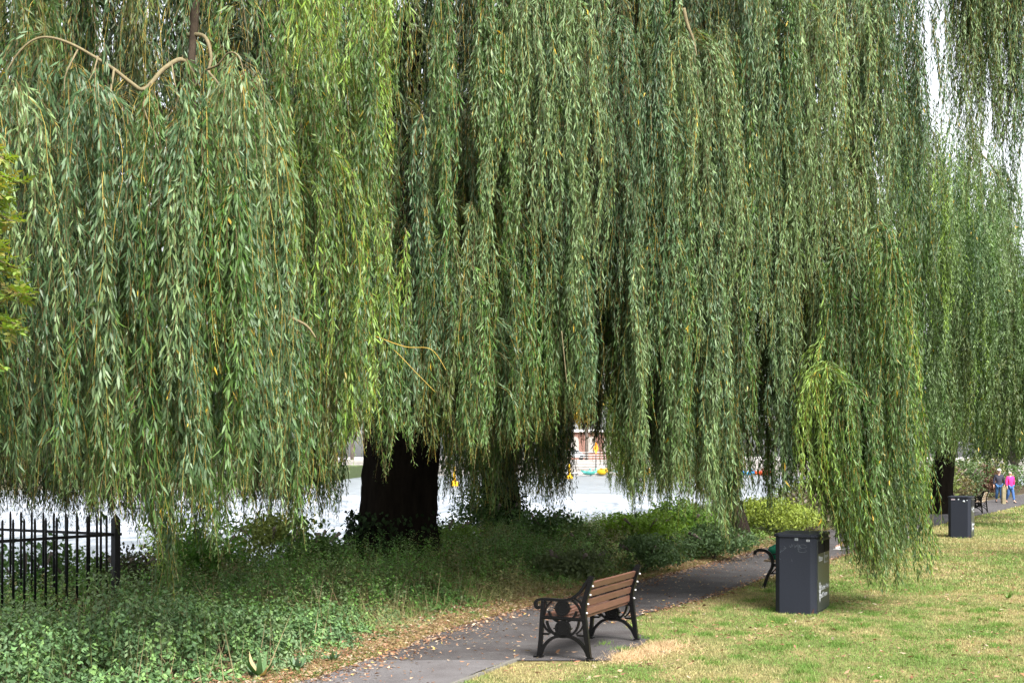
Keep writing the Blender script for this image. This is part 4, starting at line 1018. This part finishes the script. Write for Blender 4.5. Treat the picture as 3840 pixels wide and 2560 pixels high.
# ------------------------------------------------------------------ iron railings at left
m_iron = mat('black_iron', (.006, .006, .007), .45, .2, noise=.3, bump=.2, nscale=30)
def fence(p0, p1, nb, lab, endpost):
    dx, dy = p1[0] - p0[0], p1[1] - p0[1]; L = math.hypot(dx, dy)
    e = empty('iron_fence', (p0[0], p0[1], 0), math.atan2(dy, dx)); tag(e, lab, 'fence', 'black iron railings at the left edge')
    b = MB(); b.box(-.1, L, -.008, .008, 1.14, 1.18); b.build('rail', m_iron, e)
    b = MB(); b.box(0, L, -.008, .008, .20, .24); b.build('rail', m_iron, e)
    for k in range(nb):
        x = (k + .9) * L / nb + random.uniform(-.006, .006); tilt = random.uniform(-.006, .006)
        b = MB(); M_ = Matrix.Translation((x, 0, 0)) @ Matrix.Rotation(tilt, 4, 'Y')
        b.tube([M_ @ Vector((0, 0, -.05)), M_ @ Vector((0, 0, 1.385)), M_ @ Vector((0, 0, 1.425)), M_ @ Vector((0, 0, 1.435))], [.0165, .0165, .011, .003], 10)
        b.build('bar', m_iron, e)
    if endpost:
        b = MB(); b.box(-.045, .045, -.045, .045, -.05, 1.36)
        v = [(-.045, -.045, 1.36), (.045, -.045, 1.36), (.045, .045, 1.36), (-.045, .045, 1.36), (.0, .0, 1.45)]
        b.add(v, [(0, 1, 4), (1, 2, 4), (2, 3, 4), (3, 0, 4)]); b.build('end_post', m_iron, e)
fence((-5.48, 17.7), (-7.05, 15.48), 17, 'black iron railings, the run coming nearer from the end post', True)
fence((-5.56, 17.77), (-8.6, 19.47), 15, 'black iron railings, the run receding toward the river', False)

# ------------------------------------------------------------------ benches
m_slat = mat('brown_slat', (.13, .062, .042), .42, .5, noise=.35, bump=.15, nscale=6, stretch=(6, 1, 6))
m_slat2 = mat('tan_slat', (.36, .27, .18), .6, .3, noise=.35, nscale=6, stretch=(6, 1, 6))
m_cast = mat('black_cast_iron', (.004, .004, .0045), .3, .22, bump=.15, noise=.2, nscale=40)
m_bolt = mat('steel_bolt', (.65, .66, .68), .3, .5, .6)
def arc(cx, cz, r, a0, a1, n=14, sx=1.0): return [(cx + r * sx * math.cos(R(a0 + (a1 - a0) * i / n)), cz + r * math.sin(R(a0 + (a1 - a0) * i / n))) for i in range(n + 1)]
def sm2(p, n=6): return [(q_.x, q_.y) for q_ in smooth_pts([(a, b_, 0) for a, b_ in p], n)]
def iron_end(y, parent):
    b = MB(); T = .035
    rear = sm2([(.60, 0), (.575, .2), (.555, .38), (.545, .50), (.555, .60), (.59, .72), (.655, .90)])
    b.bar(rear, [.04 + .012 * min(1, i / 8) for i in range(len(rear))], T + .012, y)
    front_ = sm2([(.0, 0), (.03, .22), (.05, .44), (.07, .625)])
    b.bar(front_, .042, T + .008, y)
    arm = sm2([(.035, .56), (.015, .545), (-.015, .56), (-.025, .60), (.01, .635), (.10, .645), (.30, .635), (.40, .655), (.50, .72), (.575, .82), (.635, .90)], 5)
    b.bar(arm, .03, T + .015, y)
    b.bar([(.05, .445), (.55, .425)], .038, T, y); b.bar([(.05, .445), (.55, .425)], .012, T + .02, y)
    b.bar([(.035, .26), (.13, .26)], .022, T - .01, y); b.bar([(.46, .255), (.57, .25)], .022, T - .01, y)
    ar = sm2([(.02, .03), (.06, .12), (.14, .20), (.22, .235), (.30, .24), (.38, .235), (.46, .20), (.54, .12), (.585, .03)])
    b.bar(ar, .032, T + .006, y)
    for cz, rr in ((.545, .072), (.325, .078)):
        b.bar(arc(.295, cz, rr, 0, 360, 22), .026, T + .006, y)
        b.bar(arc(.295, cz, rr * .60, 0, 360, 18), .03, T - .004, y)
        b.bar([(.295 - .035, cz), (.295 + .035, cz)], .06, T - .012, y)
        for sx in (-1, 1): b.bar([(.295 + sx * (rr - .005), cz), (.295 + sx * (rr + .03), cz)], .014, T - .004, y)
    b.bar([(.20, .255), (.295, .262), (.39, .255)], .06, T - .006, y)
    # scrolls round the roundels
    b.bar(arc(.295, .56, .17, 195, 345, 16), .022, T - .006, y)
    b.bar(arc(.295, .42, .19, 185, 355, 18), .024, T - .006, y)
    b.bar(sm2([(.075, .47), (.11, .56), (.17, .62)]), .018, T - .008, y); b.bar(sm2([(.53, .46), (.48, .57), (.41, .64)]), .02, T - .008, y)
    b.bar(sm2([(.05, .40), (.09, .32), (.15, .27)]), .018, T - .008, y); b.bar(sm2([(.55, .40), (.51, .32), (.45, .27)]), .018, T - .008, y)
    b.bar([(.09, .63), (.12, .56)], .014, T - .01, y)
    b.bar(sm2([(.44, .66), (.50, .62), (.53, .55)]), .02, T - .008, y)
    b.box(-.055, .045, y - .035, y + .035, 0, .018); b.box(.565, .635, y - .03, y + .03, 0, .014)
    return b.build('end_frame', m_cast, parent)
def plain_end(y, parent):
    b = MB(); T = .04
    b.bar(sm2([(-.10, .57), (-.09, .62), (-.02, .65), (.10, .63), (.18, .55), (.20, .45), (.19, .36), (.12, .22), (.05, .02)]), [.05] * 49, T, y)
    b.bar(sm2([(.52, 0), (.47, .2), (.46, .42), (.50, .6), (.60, .86)]), .05, T, y)
    b.bar([(.19, .40), (.46, .41)], .05, T, y); b.bar([(.15, .26), (.47, .26)], .025, T - .01, y)
    b.bar(sm2([(.20, .58), (.33, .60), (.48, .62)]), .025, T - .01, y)
    b.bar([(.19, .27), (.30, .39)], .02, T - .012, y); b.bar([(.44, .27), (.33, .39)], .02, T - .012, y)
    b.box(.0, .08, y - .03, y + .03, 0, .015); b.box(.49, .56, y - .03, y + .03, 0, .015)
    return b.build('end_frame', m_cast, parent)
def slat(b, x, z, ang, w_, t, L): b.box(-w_ / 2, w_ / 2, .012, L - .012, -t / 2, t / 2, Matrix.Translation((x, 0, z)) @ Matrix.Rotation(-ang, 4, 'Y'))
def bench(loc, rz, lab, ornate, L=1.62, slats=None, tilt=0):
    e = empty('park_bench', loc, rz); tag(e, lab, 'bench', 'park benches beside the path'); e.rotation_euler = (0, tilt, rz)
    (iron_end if ornate else plain_end)(0, e); (iron_end if ornate else plain_end)(L, e)
    ms = slats or m_slat
    b = MB(); dx = 0 if ornate else -.04
    bp = [(.56, .50, 86), (.578, .60, 76), (.606, .70, 70), (.638, .795, 68)]
    for x, z, a in bp: slat(b, x - .045 + dx, z, R(a), .075, .028, L)
    b.build('backrest', ms, e, bevel=.004)
    b = MB()
    for k in range(5): slat(b, .10 + k * .092 + dx * .5, .468 - .014 * k / 2, R(-3), .07, .028, L)
    b.build('seat', ms, e, bevel=.004)
    if ornate:
        for y in (0, L):
            for x, z, a in bp:
                b = MB(); xx = x + .012; b.tube([(xx, y, z), (xx + .018, y, z - .004)], [.013, .009], 8); b.build('bolt', m_bolt, e)
    return e
BZ = math.radians(-24)          # benches run along the path, fronts toward the river
bench((.30, 14.22, .014), BZ, 'brown slatted bench with ornate black iron ends nearest the camera', True, tilt=R(-1.5))
b2 = bench((4.22, 21.7, .0), BZ, 'black armed bench mostly hidden behind the large bin', False, slats=m_slat2)
b3 = bench((8.2, 30.0, .0), R(-24), 'bench glimpsed behind the low hanging willow tips at right', False, slats=m_slat2)
b4 = bench((18.3, 51.5, float(gz(18.6, 51.5))), R(-27), 'tan slatted bench standing beyond the smaller looking bin', True, slats=m_slat2)
# green bag on the second bench
e = empty('cloth_bag', (4.58, 21.98, .48), BZ); tag(e, 'green cloth bag lying on the bench behind the large bin', 'bag')
bm = bmesh.new(); bmesh.ops.create_icosphere(bm, subdivisions=3, radius=.5)
for v_ in bm.verts:
    nn = math.sin(v_.co.x * 9) * .03 + math.sin(v_.co.y * 13 + 1) * .03 + math.sin(v_.co.z * 11) * .02
    v_.co = Vector((v_.co.x * .34, v_.co.y * .5, max(v_.co.z * .36, -.09) + .09)) * (1 + nn * 2)
me = bpy.data.meshes.new('bag_body'); bm.to_mesh(me); bm.free(); me.materials.append(mat('green_cloth', (.01, .16, .09), .9)); me.shade_smooth()
o = bpy.data.objects.new('bag_body', me); C.objects.link(o); o.parent = e
b = MB(); b.tube(smooth_pts([(-.02, -.12, .2), (0, -.08, .32), (0, .08, .33), (.02, .12, .2)], 5), .01, 6); b.build('handle', mat('green_strap', (.01, .11, .07), .9), e)

# ------------------------------------------------------------------ litter bins
m_bin = mat('charcoal_paint', (.017, .020, .029), .5, .2, noise=.22, bump=.06, nscale=45)
m_binf = mat('charcoal_front', (.032, .038, .038), .35, .4, noise=.3, bump=.05, nscale=25)
m_hole = mat('bin_opening', (.006, .006, .008), .8)
m_txt = mat('white_lettering', (.42, .44, .46), .6)
m_stk = mat('pale_sticker', (.38, .42, .45), .6)
def text_mesh(body, size, parent, M_, m, sx=1.0, name='lettering'):
    cu = bpy.data.curves.new('text', 'FONT'); cu.body = body; cu.size = size; cu.extrude = .0015; cu.space_line = 1.0
    cu.resolution_u = 3
    to = bpy.data.objects.new('text', cu); C.objects.link(to)
    me = bpy.data.meshes.new_from_object(to.evaluated_get(bpy.context.evaluated_depsgraph_get()))
    bpy.data.objects.remove(to); bpy.data.curves.remove(cu)
    me.transform(M_ @ Matrix.Diagonal((sx, 1, 1, 1))); me.materials.clear(); me.materials.append(m); me.name = name
    o = bpy.data.objects.new(name, me); C.objects.link(o); o.parent = parent; return o
def litter_bin(loc, rz, W, Dp, H, lab, stickers):
    """local: side face looks to -Y (toward the camera), the front with two openings looks to +X"""
    e = empty('litter_bin', loc, rz); tag(e, lab, 'bin', 'double litter bins on the lawn')
    c = .075
    pl = [(c, 0), (W - c, 0), (W, c), (W, Dp - c), (W - c, Dp), (c, Dp), (0, Dp - c), (0, c)]
    b = MB(); b.prism(pl, .0, H - .045); b.build('body', m_bin, e, bevel=.004)
    k = .02
    pl2 = [(c - .01, -k), (W - c + .01, -k), (W + k, c - .01), (W + k, Dp - c + .01), (W - c + .01, Dp + k), (c - .01, Dp + k), (-k, Dp - c + .01), (-k, c - .01)]
    b = MB(); b.prism(pl2, H - .042, H); b.build('lid', m_bin, e, bevel=.006)
    # front door panel with openings (on +X)
    b = MB(); b.box(W + .002, W + .014, c + .012, Dp - c - .012, .05, H - .07); b.build('front_panel', m_binf, e, bevel=.002)
    mid = Dp / 2; hz0, hz1 = H * .80, H * .93
    hw = Dp / 2 - c - .05
    for s_ in (0, 1):
        y0 = c + .035 if s_ == 0 else mid + .015
        b = MB(); b.box(W + .016, W + .022, y0, y0 + hw, H * .76, H * .915); b.build('opening', m_hole, e)
        b = MB(); b.box(W + .023, W + .035, y0 - .008, y0 + hw + .008, H * .915, H * .93); b.build('hood', m_binf, e)
    F = Matrix.Translation((W + .0165, 0, 0)) @ Matrix(((0, 0, 1, 0), (1, 0, 0, 0), (0, 1, 0, 0), (0, 0, 0, 1)))
    def at(y, z): return Matrix.Translation((W + .0165, y, z)) @ Matrix(((0, 0, 1, 0), (1, 0, 0, 0), (0, 1, 0, 0), (0, 0, 0, 1)))
    text_mesh('Litter', .115, e, at(c + .08, H * .66), m_txt)
    text_mesh('recycle', .075, e, at(mid + .09, H * .685), m_txt)
    text_mesh('Paper Cans Plastic', .038, e, at(mid + .03, H * .62), m_txt)
    text_mesh('Cheshire West\nand Chester', .105, e, at(c + .20, H * .29), m_txt, .9)
    b = MB()                                            # swoosh by "recycle"
    pts = [(.05 * math.cos(R(a)), .075 * math.sin(R(a))) for a in range(60, 301, 20)]
    b.bar([(p_[0], p_[1]) for p_ in pts], [.006 + .010 * math.sin(math.pi * i / 12) for i in range(13)], .004, 0)
    b.build('recycle_mark', m_txt, e).matrix_local = Matrix.Translation((W + .017, mid + .075, H * .70)) @ Matrix.Rotation(R(90), 4, 'Z')
    b = MB()                                            # crest: sheaf over a shield
    b.prism([(-.035, .10), (.035, .10), (.035, .03), (0, -.03), (-.035, .03)], 0, .003)
    for q_ in ((-.03, .13), (0, .15), (.03, .13), (-.015, .19), (.015, .2), (0, .235)):
        b.prism([(q_[0] + .022 * math.cos(a), q_[1] + .028 * math.sin(a)) for a in np.linspace(0, 2 * math.pi, 9)[:-1]], .0, .0035 + abs(q_[0]) * .01 + q_[1] * .002)
    b.prism([(-.012, .105), (.012, .105), (.02, .14), (-.02, .14)], 0, .005)
    b.build('crest', m_txt, e).matrix_local = at(c + .14, H * .17)
    b = MB(); b.prism([(-.02, .02), (.02, .02), (0, -.005)], 0, .001); b.build('shield_device', m_bin, e).matrix_local = at(c + .14, H * .17 + .045) @ Matrix.Translation((0, 0, .004))
    if stickers == 1:
        b = MB(); b.box(W * .50, W * .50 + .045, -.004, -.001, H * .925, H * .955); b.build('sticker', m_stk, e)
        b = MB(); b.box(W * .50 + .004, W * .50 + .041, -.006, -.0045, H * .938, H * .943); b.box(W * .50 + .004, W * .50 + .041, -.006, -.0045, H * .93, H * .934); b.build('sticker_print', m_bin, e)
        b = MB(); b.box(W * .78, W * .78 + .045, -.004, -.001, H * .915, H * .94); b.build('sticker', m_txt, e)
        b = MB(); b.box(W * .78 + .006, W * .78 + .018, -.006, -.0045, H * .92, H * .935); b.box(W * .78 + .026, W * .78 + .038, -.006, -.0045, H * .92, H * .935); b.build('sticker_print', m_bin, e)
        # scratched graffiti
        m_scr = mat('scratched_paint', (.11, .13, .15), .6)
        b = MB()
        def scr(pts_, w_=.0022):
            b.bar([(W * a, H * z_) for a, z_ in pts_], w_, .001, -.0012)
        scr([(.14, .77), (.22, .80), (.30, .83)]); scr([(.14, .77), (.17, .80)]); scr([(.24, .85), (.28, .83), (.22, .82)])
        scr([(.36, .86), (.40, .84), (.44, .87), (.38, .83), (.46, .85), (.42, .88)]); scr([(.48, .88), (.50, .83), (.54, .87), (.52, .84), (.56, .89), (.58, .82), (.62, .86)])
        scr([(.55, .85), (.60, .88), (.57, .81), (.63, .84), (.61, .87), (.66, .83)])
        scr([(.70 + .09 * math.cos(a) , .855 + .022 * math.sin(a)) for a in np.linspace(0, 6, 14)]); scr([(.68 + .10 * math.cos(a) , .80 + .02 * math.sin(a)) for a in np.linspace(2, 7, 10)])
        scr([(.12, .70), (.16, .68)]); scr([(.42, .69), (.44, .66)])
        b.build('graffiti', m_scr, e)
    else:
        b = MB(); b.box(W * .14, W * .32, -.004, -.001, H * .92, H * .95); b.build('sticker', mat('pink_sticker', (.32, .27, .30), .7), e)
        b = MB(); b.box(W * .44, W * .50, -.004, -.001, H * .92, H * .955); b.build('sticker', m_stk, e)
        for cx_, r_, cz_ in ((.70, .03, .89), (.84, .015, .915)):
            b = MB(); b.tube([(W * cx_, -.001, H * cz_), (W * cx_, -.004, H * cz_)], r_, 14); b.build('sticker', m_stk, e)
    # rust hole at the foot
    b = MB(); b.prism([(W - c + .012, .0), (W - .01, .0), (W - .012, .10), (W - c + .03, .05)], 0, .004, Matrix.Translation((0, -.0, 0)) @ Matrix.Rotation(R(90), 4, 'X')); 
    o = b.build('rust_patch', mat('rust', (.06, .025, .02), .95, noise=.5), e)
    o.matrix_local = Matrix.Translation((W - c, 0, 0)) @ Matrix.Rotation(R(45), 4, 'Z') @ Matrix.Translation((-(W - c) - .004, -.001, 0))
    return e
litter_bin((3.75, 18.3, -.01), R(-25), .586, 1.0, 1.14, 'large looking charcoal double litter bin with scratched graffiti and white lettering', 1)
z2 = float(gz(11.8, 34.6))
litter_bin((11.92, 35.0, z2 - .02), R(-25), .586, 1.0, 1.15, 'second charcoal litter bin farther off with round stickers near its lid', 2)

# ------------------------------------------------------------------ posts by the far path
e = empty('wooden_post', (25.04, 65.2, float(gz(25.04, 65.2)))); tag(e, 'weathered wooden post standing in front of the walkers', 'post')
b = MB(); b.prism([(-.09, -.09), (.09, -.09), (.09, .09), (-.09, .09)], -.1, .86); b.prism([(-.07, -.07), (.07, -.07), (.07, .07), (-.07, .07)], .861, .90); b.build('shaft', mat('weathered_wood', (.26, .22, .13), .9, noise=.4, nscale=5), e, bevel=.01)
e = empty('stone_bollard', (26.15, 64.0, float(gz(26.1, 64)))); tag(e, 'grey stone bollard at the right edge of the picture beside the path', 'bollard')
b = MB(); b.tube([(0, 0, -.1), (0, 0, .1), (0, 0, .78), (0, 0, .84), (0, 0, .86)], [.2, .19, .17, .12, .02], 16); b.build('shaft', mat('grey_stone', (.36, .34, .31), .9, noise=.4, nscale=7), e)

# ------------------------------------------------------------------ people
def skin_mesh(name, verts, edges, radii, m, parent, root=0, sub=1):
    me = bpy.data.meshes.new(name); me.from_pydata(verts, edges, []); me.update()
    o = bpy.data.objects.new(name, me); C.objects.link(o)
    md = o.modifiers.new('s', 'SKIN'); md.use_smooth_shade = True
    sv = me.skin_vertices[0].data
    for i, r_ in enumerate(radii): sv[i].radius = (r_, r_) if not isinstance(r_, tuple) else r_; sv[i].use_root = (i == root)
    s2 = o.modifiers.new('u', 'SUBSURF'); s2.levels = sub; s2.render_levels = sub
    dg = bpy.context.evaluated_depsgraph_get(); dg.update()
    nm = bpy.data.meshes.new_from_object(o.evaluated_get(dg)); nm.materials.clear(); nm.materials.append(m); nm.name = name
    bpy.data.objects.remove(o); o = bpy.data.objects.new(name, nm); C.objects.link(o); o.parent = parent
    return o
m_skin = mat('skin', (.50, .30, .22), .6, .3)
def chain(V_, E_, R_, pts, rads, start=None):
    prev = start
    for p, r_ in zip(pts, rads):
        V_.append(tuple(p)); R_.append(r_); i = len(V_) - 1
        if prev is not None: E_.append((prev, i))
        prev = i
    return prev
def figure(loc, rz, J, lab, cols, scale=1.0, hair=None, jacket_len=.0, hat=False):
    """J: joint positions (facing -Y). Body is one skinned surface; clothes are shells over it."""
    e = empty('person', loc, rz); e.scale = (scale,) * 3; tag(e, lab, 'person')
    V_, E_, R_ = [], [], []
    V_.append(J['pelvis']); R_.append(.12)
    ch = chain(V_, E_, R_, [J['waist'], J['chest'], J['neck0'], J['neck'], J['jaw'], J['skull'], J['crown']], [.11, .13, .07, .052, .068, .082, .055], 0)
    iskull = len(V_) - 2
    chest = 2
    hd = Vector(J.get('face', (0, -1, 0)))
    V_.append(tuple(Vector(J['skull']) + hd * .095 + Vector((0, 0, -.03)))); R_.append(.014); E_.append((iskull, len(V_) - 1))
    for s_ in ('l', 'r'):
        V_.append(tuple(Vector(J['skull']) + Vector((.085 if s_ == 'l' else -.085, .01, -.02)))); R_.append(.012); E_.append((iskull, len(V_) - 1))
        w_ = chain(V_, E_, R_, [J['sh_' + s_], J['el_' + s_], J['wr_' + s_], J['pa_' + s_]], [.055, .042, .028, .03], chest)
        pa, wr = Vector(J['pa_' + s_]), Vector(J['wr_' + s_]); dr = (pa - wr).normalized(); sdv = dr.cross(Vector((1, 0, 0))).normalized()
        for q_, (o_, l_) in enumerate(((-.030, .06), (-.011, .075), (.010, .07), (.028, .055))):
            chain(V_, E_, R_, [pa + sdv * o_ + dr * .035, pa + sdv * o_ * 1.1 + dr * (.035 + l_ * .5), pa + sdv * o_ * 1.1 + dr * (.035 + l_)], [.0095, .0085, .007], w_)
        chain(V_, E_, R_, [pa + sdv * -.045 + dr * -.005, pa + sdv * -.06 + dr * .035], [.011, .009], w_)
        chain(V_, E_, R_, [J['hip_' + s_], J['kn_' + s_], J['an_' + s_], J['to_' + s_]], [.085, .058, .042, .032], 0)
    skin_mesh('body', V_, E_, R_, m_skin, e)
    # trousers
    V_, E_, R_ = [J['pelvis']], [], [.145]
    for s_ in ('l', 'r'): chain(V_, E_, R_, [J['hip_' + s_], J['kn_' + s_], tuple(Vector(J['an_' + s_]) + (Vector(J['kn_' + s_]) - Vector(J['an_' + s_])).normalized() * .05)], [.105, .078, .065], 0)
    skin_mesh('trousers', V_, E_, R_, mat('trouser_cloth', cols[1], .9, noise=.25, nscale=14), e)
    # jacket
    V_, E_, R_ = [J['chest']], [], [.165]
    chain(V_, E_, R_, [J['neck0']], [.085], 0)
    hem = Vector(J['pelvis']) + Vector((0, 0, -jacket_len))
    chain(V_, E_, R_, [J['waist'], J['pelvis'], tuple(hem)], [.155, .17, .172], 0)
    for s_ in ('l', 'r'): chain(V_, E_, R_, [J['sh_' + s_], J['el_' + s_], tuple(Vector(J['wr_' + s_]) + (Vector(J['el_' + s_]) - Vector(J['wr_' + s_])).normalized() * .02)], [.078, .064, .05], 0)
    skin_mesh('jacket', V_, E_, R_, mat('jacket_cloth', cols[0], .8, noise=.2, nscale=10, bump=.3), e)
    for s_ in ('l', 'r'):
        an, to = Vector(J['an_' + s_]), Vector(J['to_' + s_]); bk = an - (to - an).normalized() * .05; bk.z = to.z
        V_, E_, R_ = [], [], []
        chain(V_, E_, R_, [bk + Vector((0, 0, .01)), (bk + to) / 2 + Vector((0, 0, .012)), to], [.048, .046, .036]); V_.append(tuple(an + Vector((0, 0, .0)))); R_.append(.048); E_.append((0, 3))
        sh = skin_mesh('shoe', V_, E_, R_, mat('shoe_leather', cols[2], .6), e)
        b = MB(); d_ = (to - bk).normalized(); c_ = (bk + to) / 2
        ang = math.atan2(d_.y, d_.x); LL = (to - bk).length / 2 + .04
        b.prism([(LL * math.cos(a), .047 * math.sin(a)) for a in np.linspace(0, 2 * math.pi, 15)[:-1]], 0, .022, Matrix.Translation((c_.x, c_.y, to.z - .045)) @ Matrix.Rotation(ang, 4, 'Z')); b.build('sole', m_white if cols[2][0] > .3 else m_dark, sh)
    sk = Vector(J['skull'])
    if hair:
        V_, E_, R_ = [], [], []
        chain(V_, E_, R_, [sk - hd * .035 + Vector((0, 0, -.04)), sk - hd * .02 + Vector((0, 0, .03)), sk + hd * .01 + Vector((0, 0, .075))], [.085, .098, .07])
        skin_mesh('hair', V_, E_, R_, mat('hair', hair, .7, noise=.4, nscale=30), e)
    if hat:
        b = MB(); c_ = sk + Vector((0, 0, .05)); b.tube([c_, c_ + Vector((0, 0, .05)), c_ + Vector((0, 0, .085)), c_ + Vector((0, 0, .1))], [.105, .1, .06, .01], 14)
        b.prism([(.09 * math.cos(a), -.06 - .09 + .08 * math.sin(a)) for a in np.linspace(0, 2 * math.pi, 13)[:-1]], c_.z, c_.z + .012, Matrix.Translation((c_.x, c_.y, 0))); b.build('cap', m_white, e)
    for s_ in (-1, 1):
        up_ = Vector((0, 0, 1)); lat = hd.cross(up_).normalized(); c_ = sk + hd * .082 + lat * .03 * s_ + up_ * .0
        b = MB(); b.tube([c_, c_ + hd * .008], [.010, .004], 8); b.build('eye', m_dark, e)
    return e
def walk(step=.22, arm=.12, g=None):
    J = dict(pelvis=(0, 0, .93), waist=(0, .0, 1.08), chest=(0, .0, 1.28), neck0=(0, .01, 1.42), neck=(0, .0, 1.48), jaw=(0, -.01, 1.54), skull=(0, -.01, 1.60), crown=(0, 0, 1.67),
             sh_l=(.18, .0, 1.38), sh_r=(-.18, .0, 1.38), el_l=(.25, arm * .4, 1.12), el_r=(-.25, -arm * .2, 1.12), wr_l=(.27, arm, .90), wr_r=(-.27, -arm, .90), pa_l=(.275, arm + .0, .83), pa_r=(-.275, -arm - .02, .83),
             hip_l=(.09, 0, .88), hip_r=(-.09, 0, .88), kn_l=(.10, -step * .55, .49), kn_r=(-.10, step * .1, .48), an_l=(.10, -step, .09), an_r=(-.10, step * 1.1, .13), to_l=(.11, -step - .15, .045), to_r=(-.11, step * 1.1 - .15, .045))
    return J
zg = float(gz(26, 66.8))
figure((26.0, 66.8, zg), R(12), walk(), 'person in a bright pink jacket and blue jeans walking on the far path', ((.75, .03, .20), (.05, .12, .30), (.03, .04, .06)), .97, (.42, .36, .30), .02)
figure((25.72, 67.6, zg), R(-10), walk(.16, .06), 'person in a dark top, jeans and white cap walking behind the wooden post', ((.03, .03, .045), (.06, .15, .32), (.02, .02, .03)), 1.02, None, .0, True)
b_ = walk(.1, .04)
figure((19.2, 184.0 + 3.5, 1.6), R(160), b_, 'person in a navy coat standing beside the pavilion on the far quay', ((.02, .03, .08), (.02, .025, .05), (.02, .02, .02)), 1.03, (.04, .03, .02), .1)
# seated person on the hidden bench, facing the river (local -Y), legs stretched out
SJ = dict(pelvis=(0, -.02, .56), waist=(0, .06, .70), chest=(0, .10, .90), neck0=(0, .09, 1.03), neck=(0, .07, 1.09), jaw=(0, .04, 1.15), skull=(0, .03, 1.21), crown=(0, .03, 1.28),
          sh_l=(.18, .08, 1.0), sh_r=(-.18, .08, 1.0), el_l=(.24, -.02, .77), el_r=(-.24, -.02, .77), wr_l=(.14, -.24, .68), wr_r=(-.14, -.24, .68), pa_l=(.10, -.31, .67), pa_r=(-.10, -.31, .67),
          hip_l=(.09, -.06, .56), hip_r=(-.09, -.06, .56), kn_l=(.12, -.50, .55), kn_r=(-.12, -.48, .57), an_l=(.13, -.86, .13), an_r=(-.12, -.74, .13), to_l=(.14, -1.02, .045), to_r=(-.12, -.90, .045))
lx, ly = .33, .5
cx_, cy_ = 8.2 + lx * math.cos(R(-24)) - ly * math.sin(R(-24)), 30.0 + lx * math.sin(R(-24)) + ly * math.cos(R(-24))
figure((cx_, cy_, 0), R(-24 - 90), SJ, 'seated person in grey trousers and white trainers on the bench behind the willow tips', ((.12, .13, .15), (.30, .31, .34), (.75, .75, .76)), 1.0, (.08, .05, .03), .0)
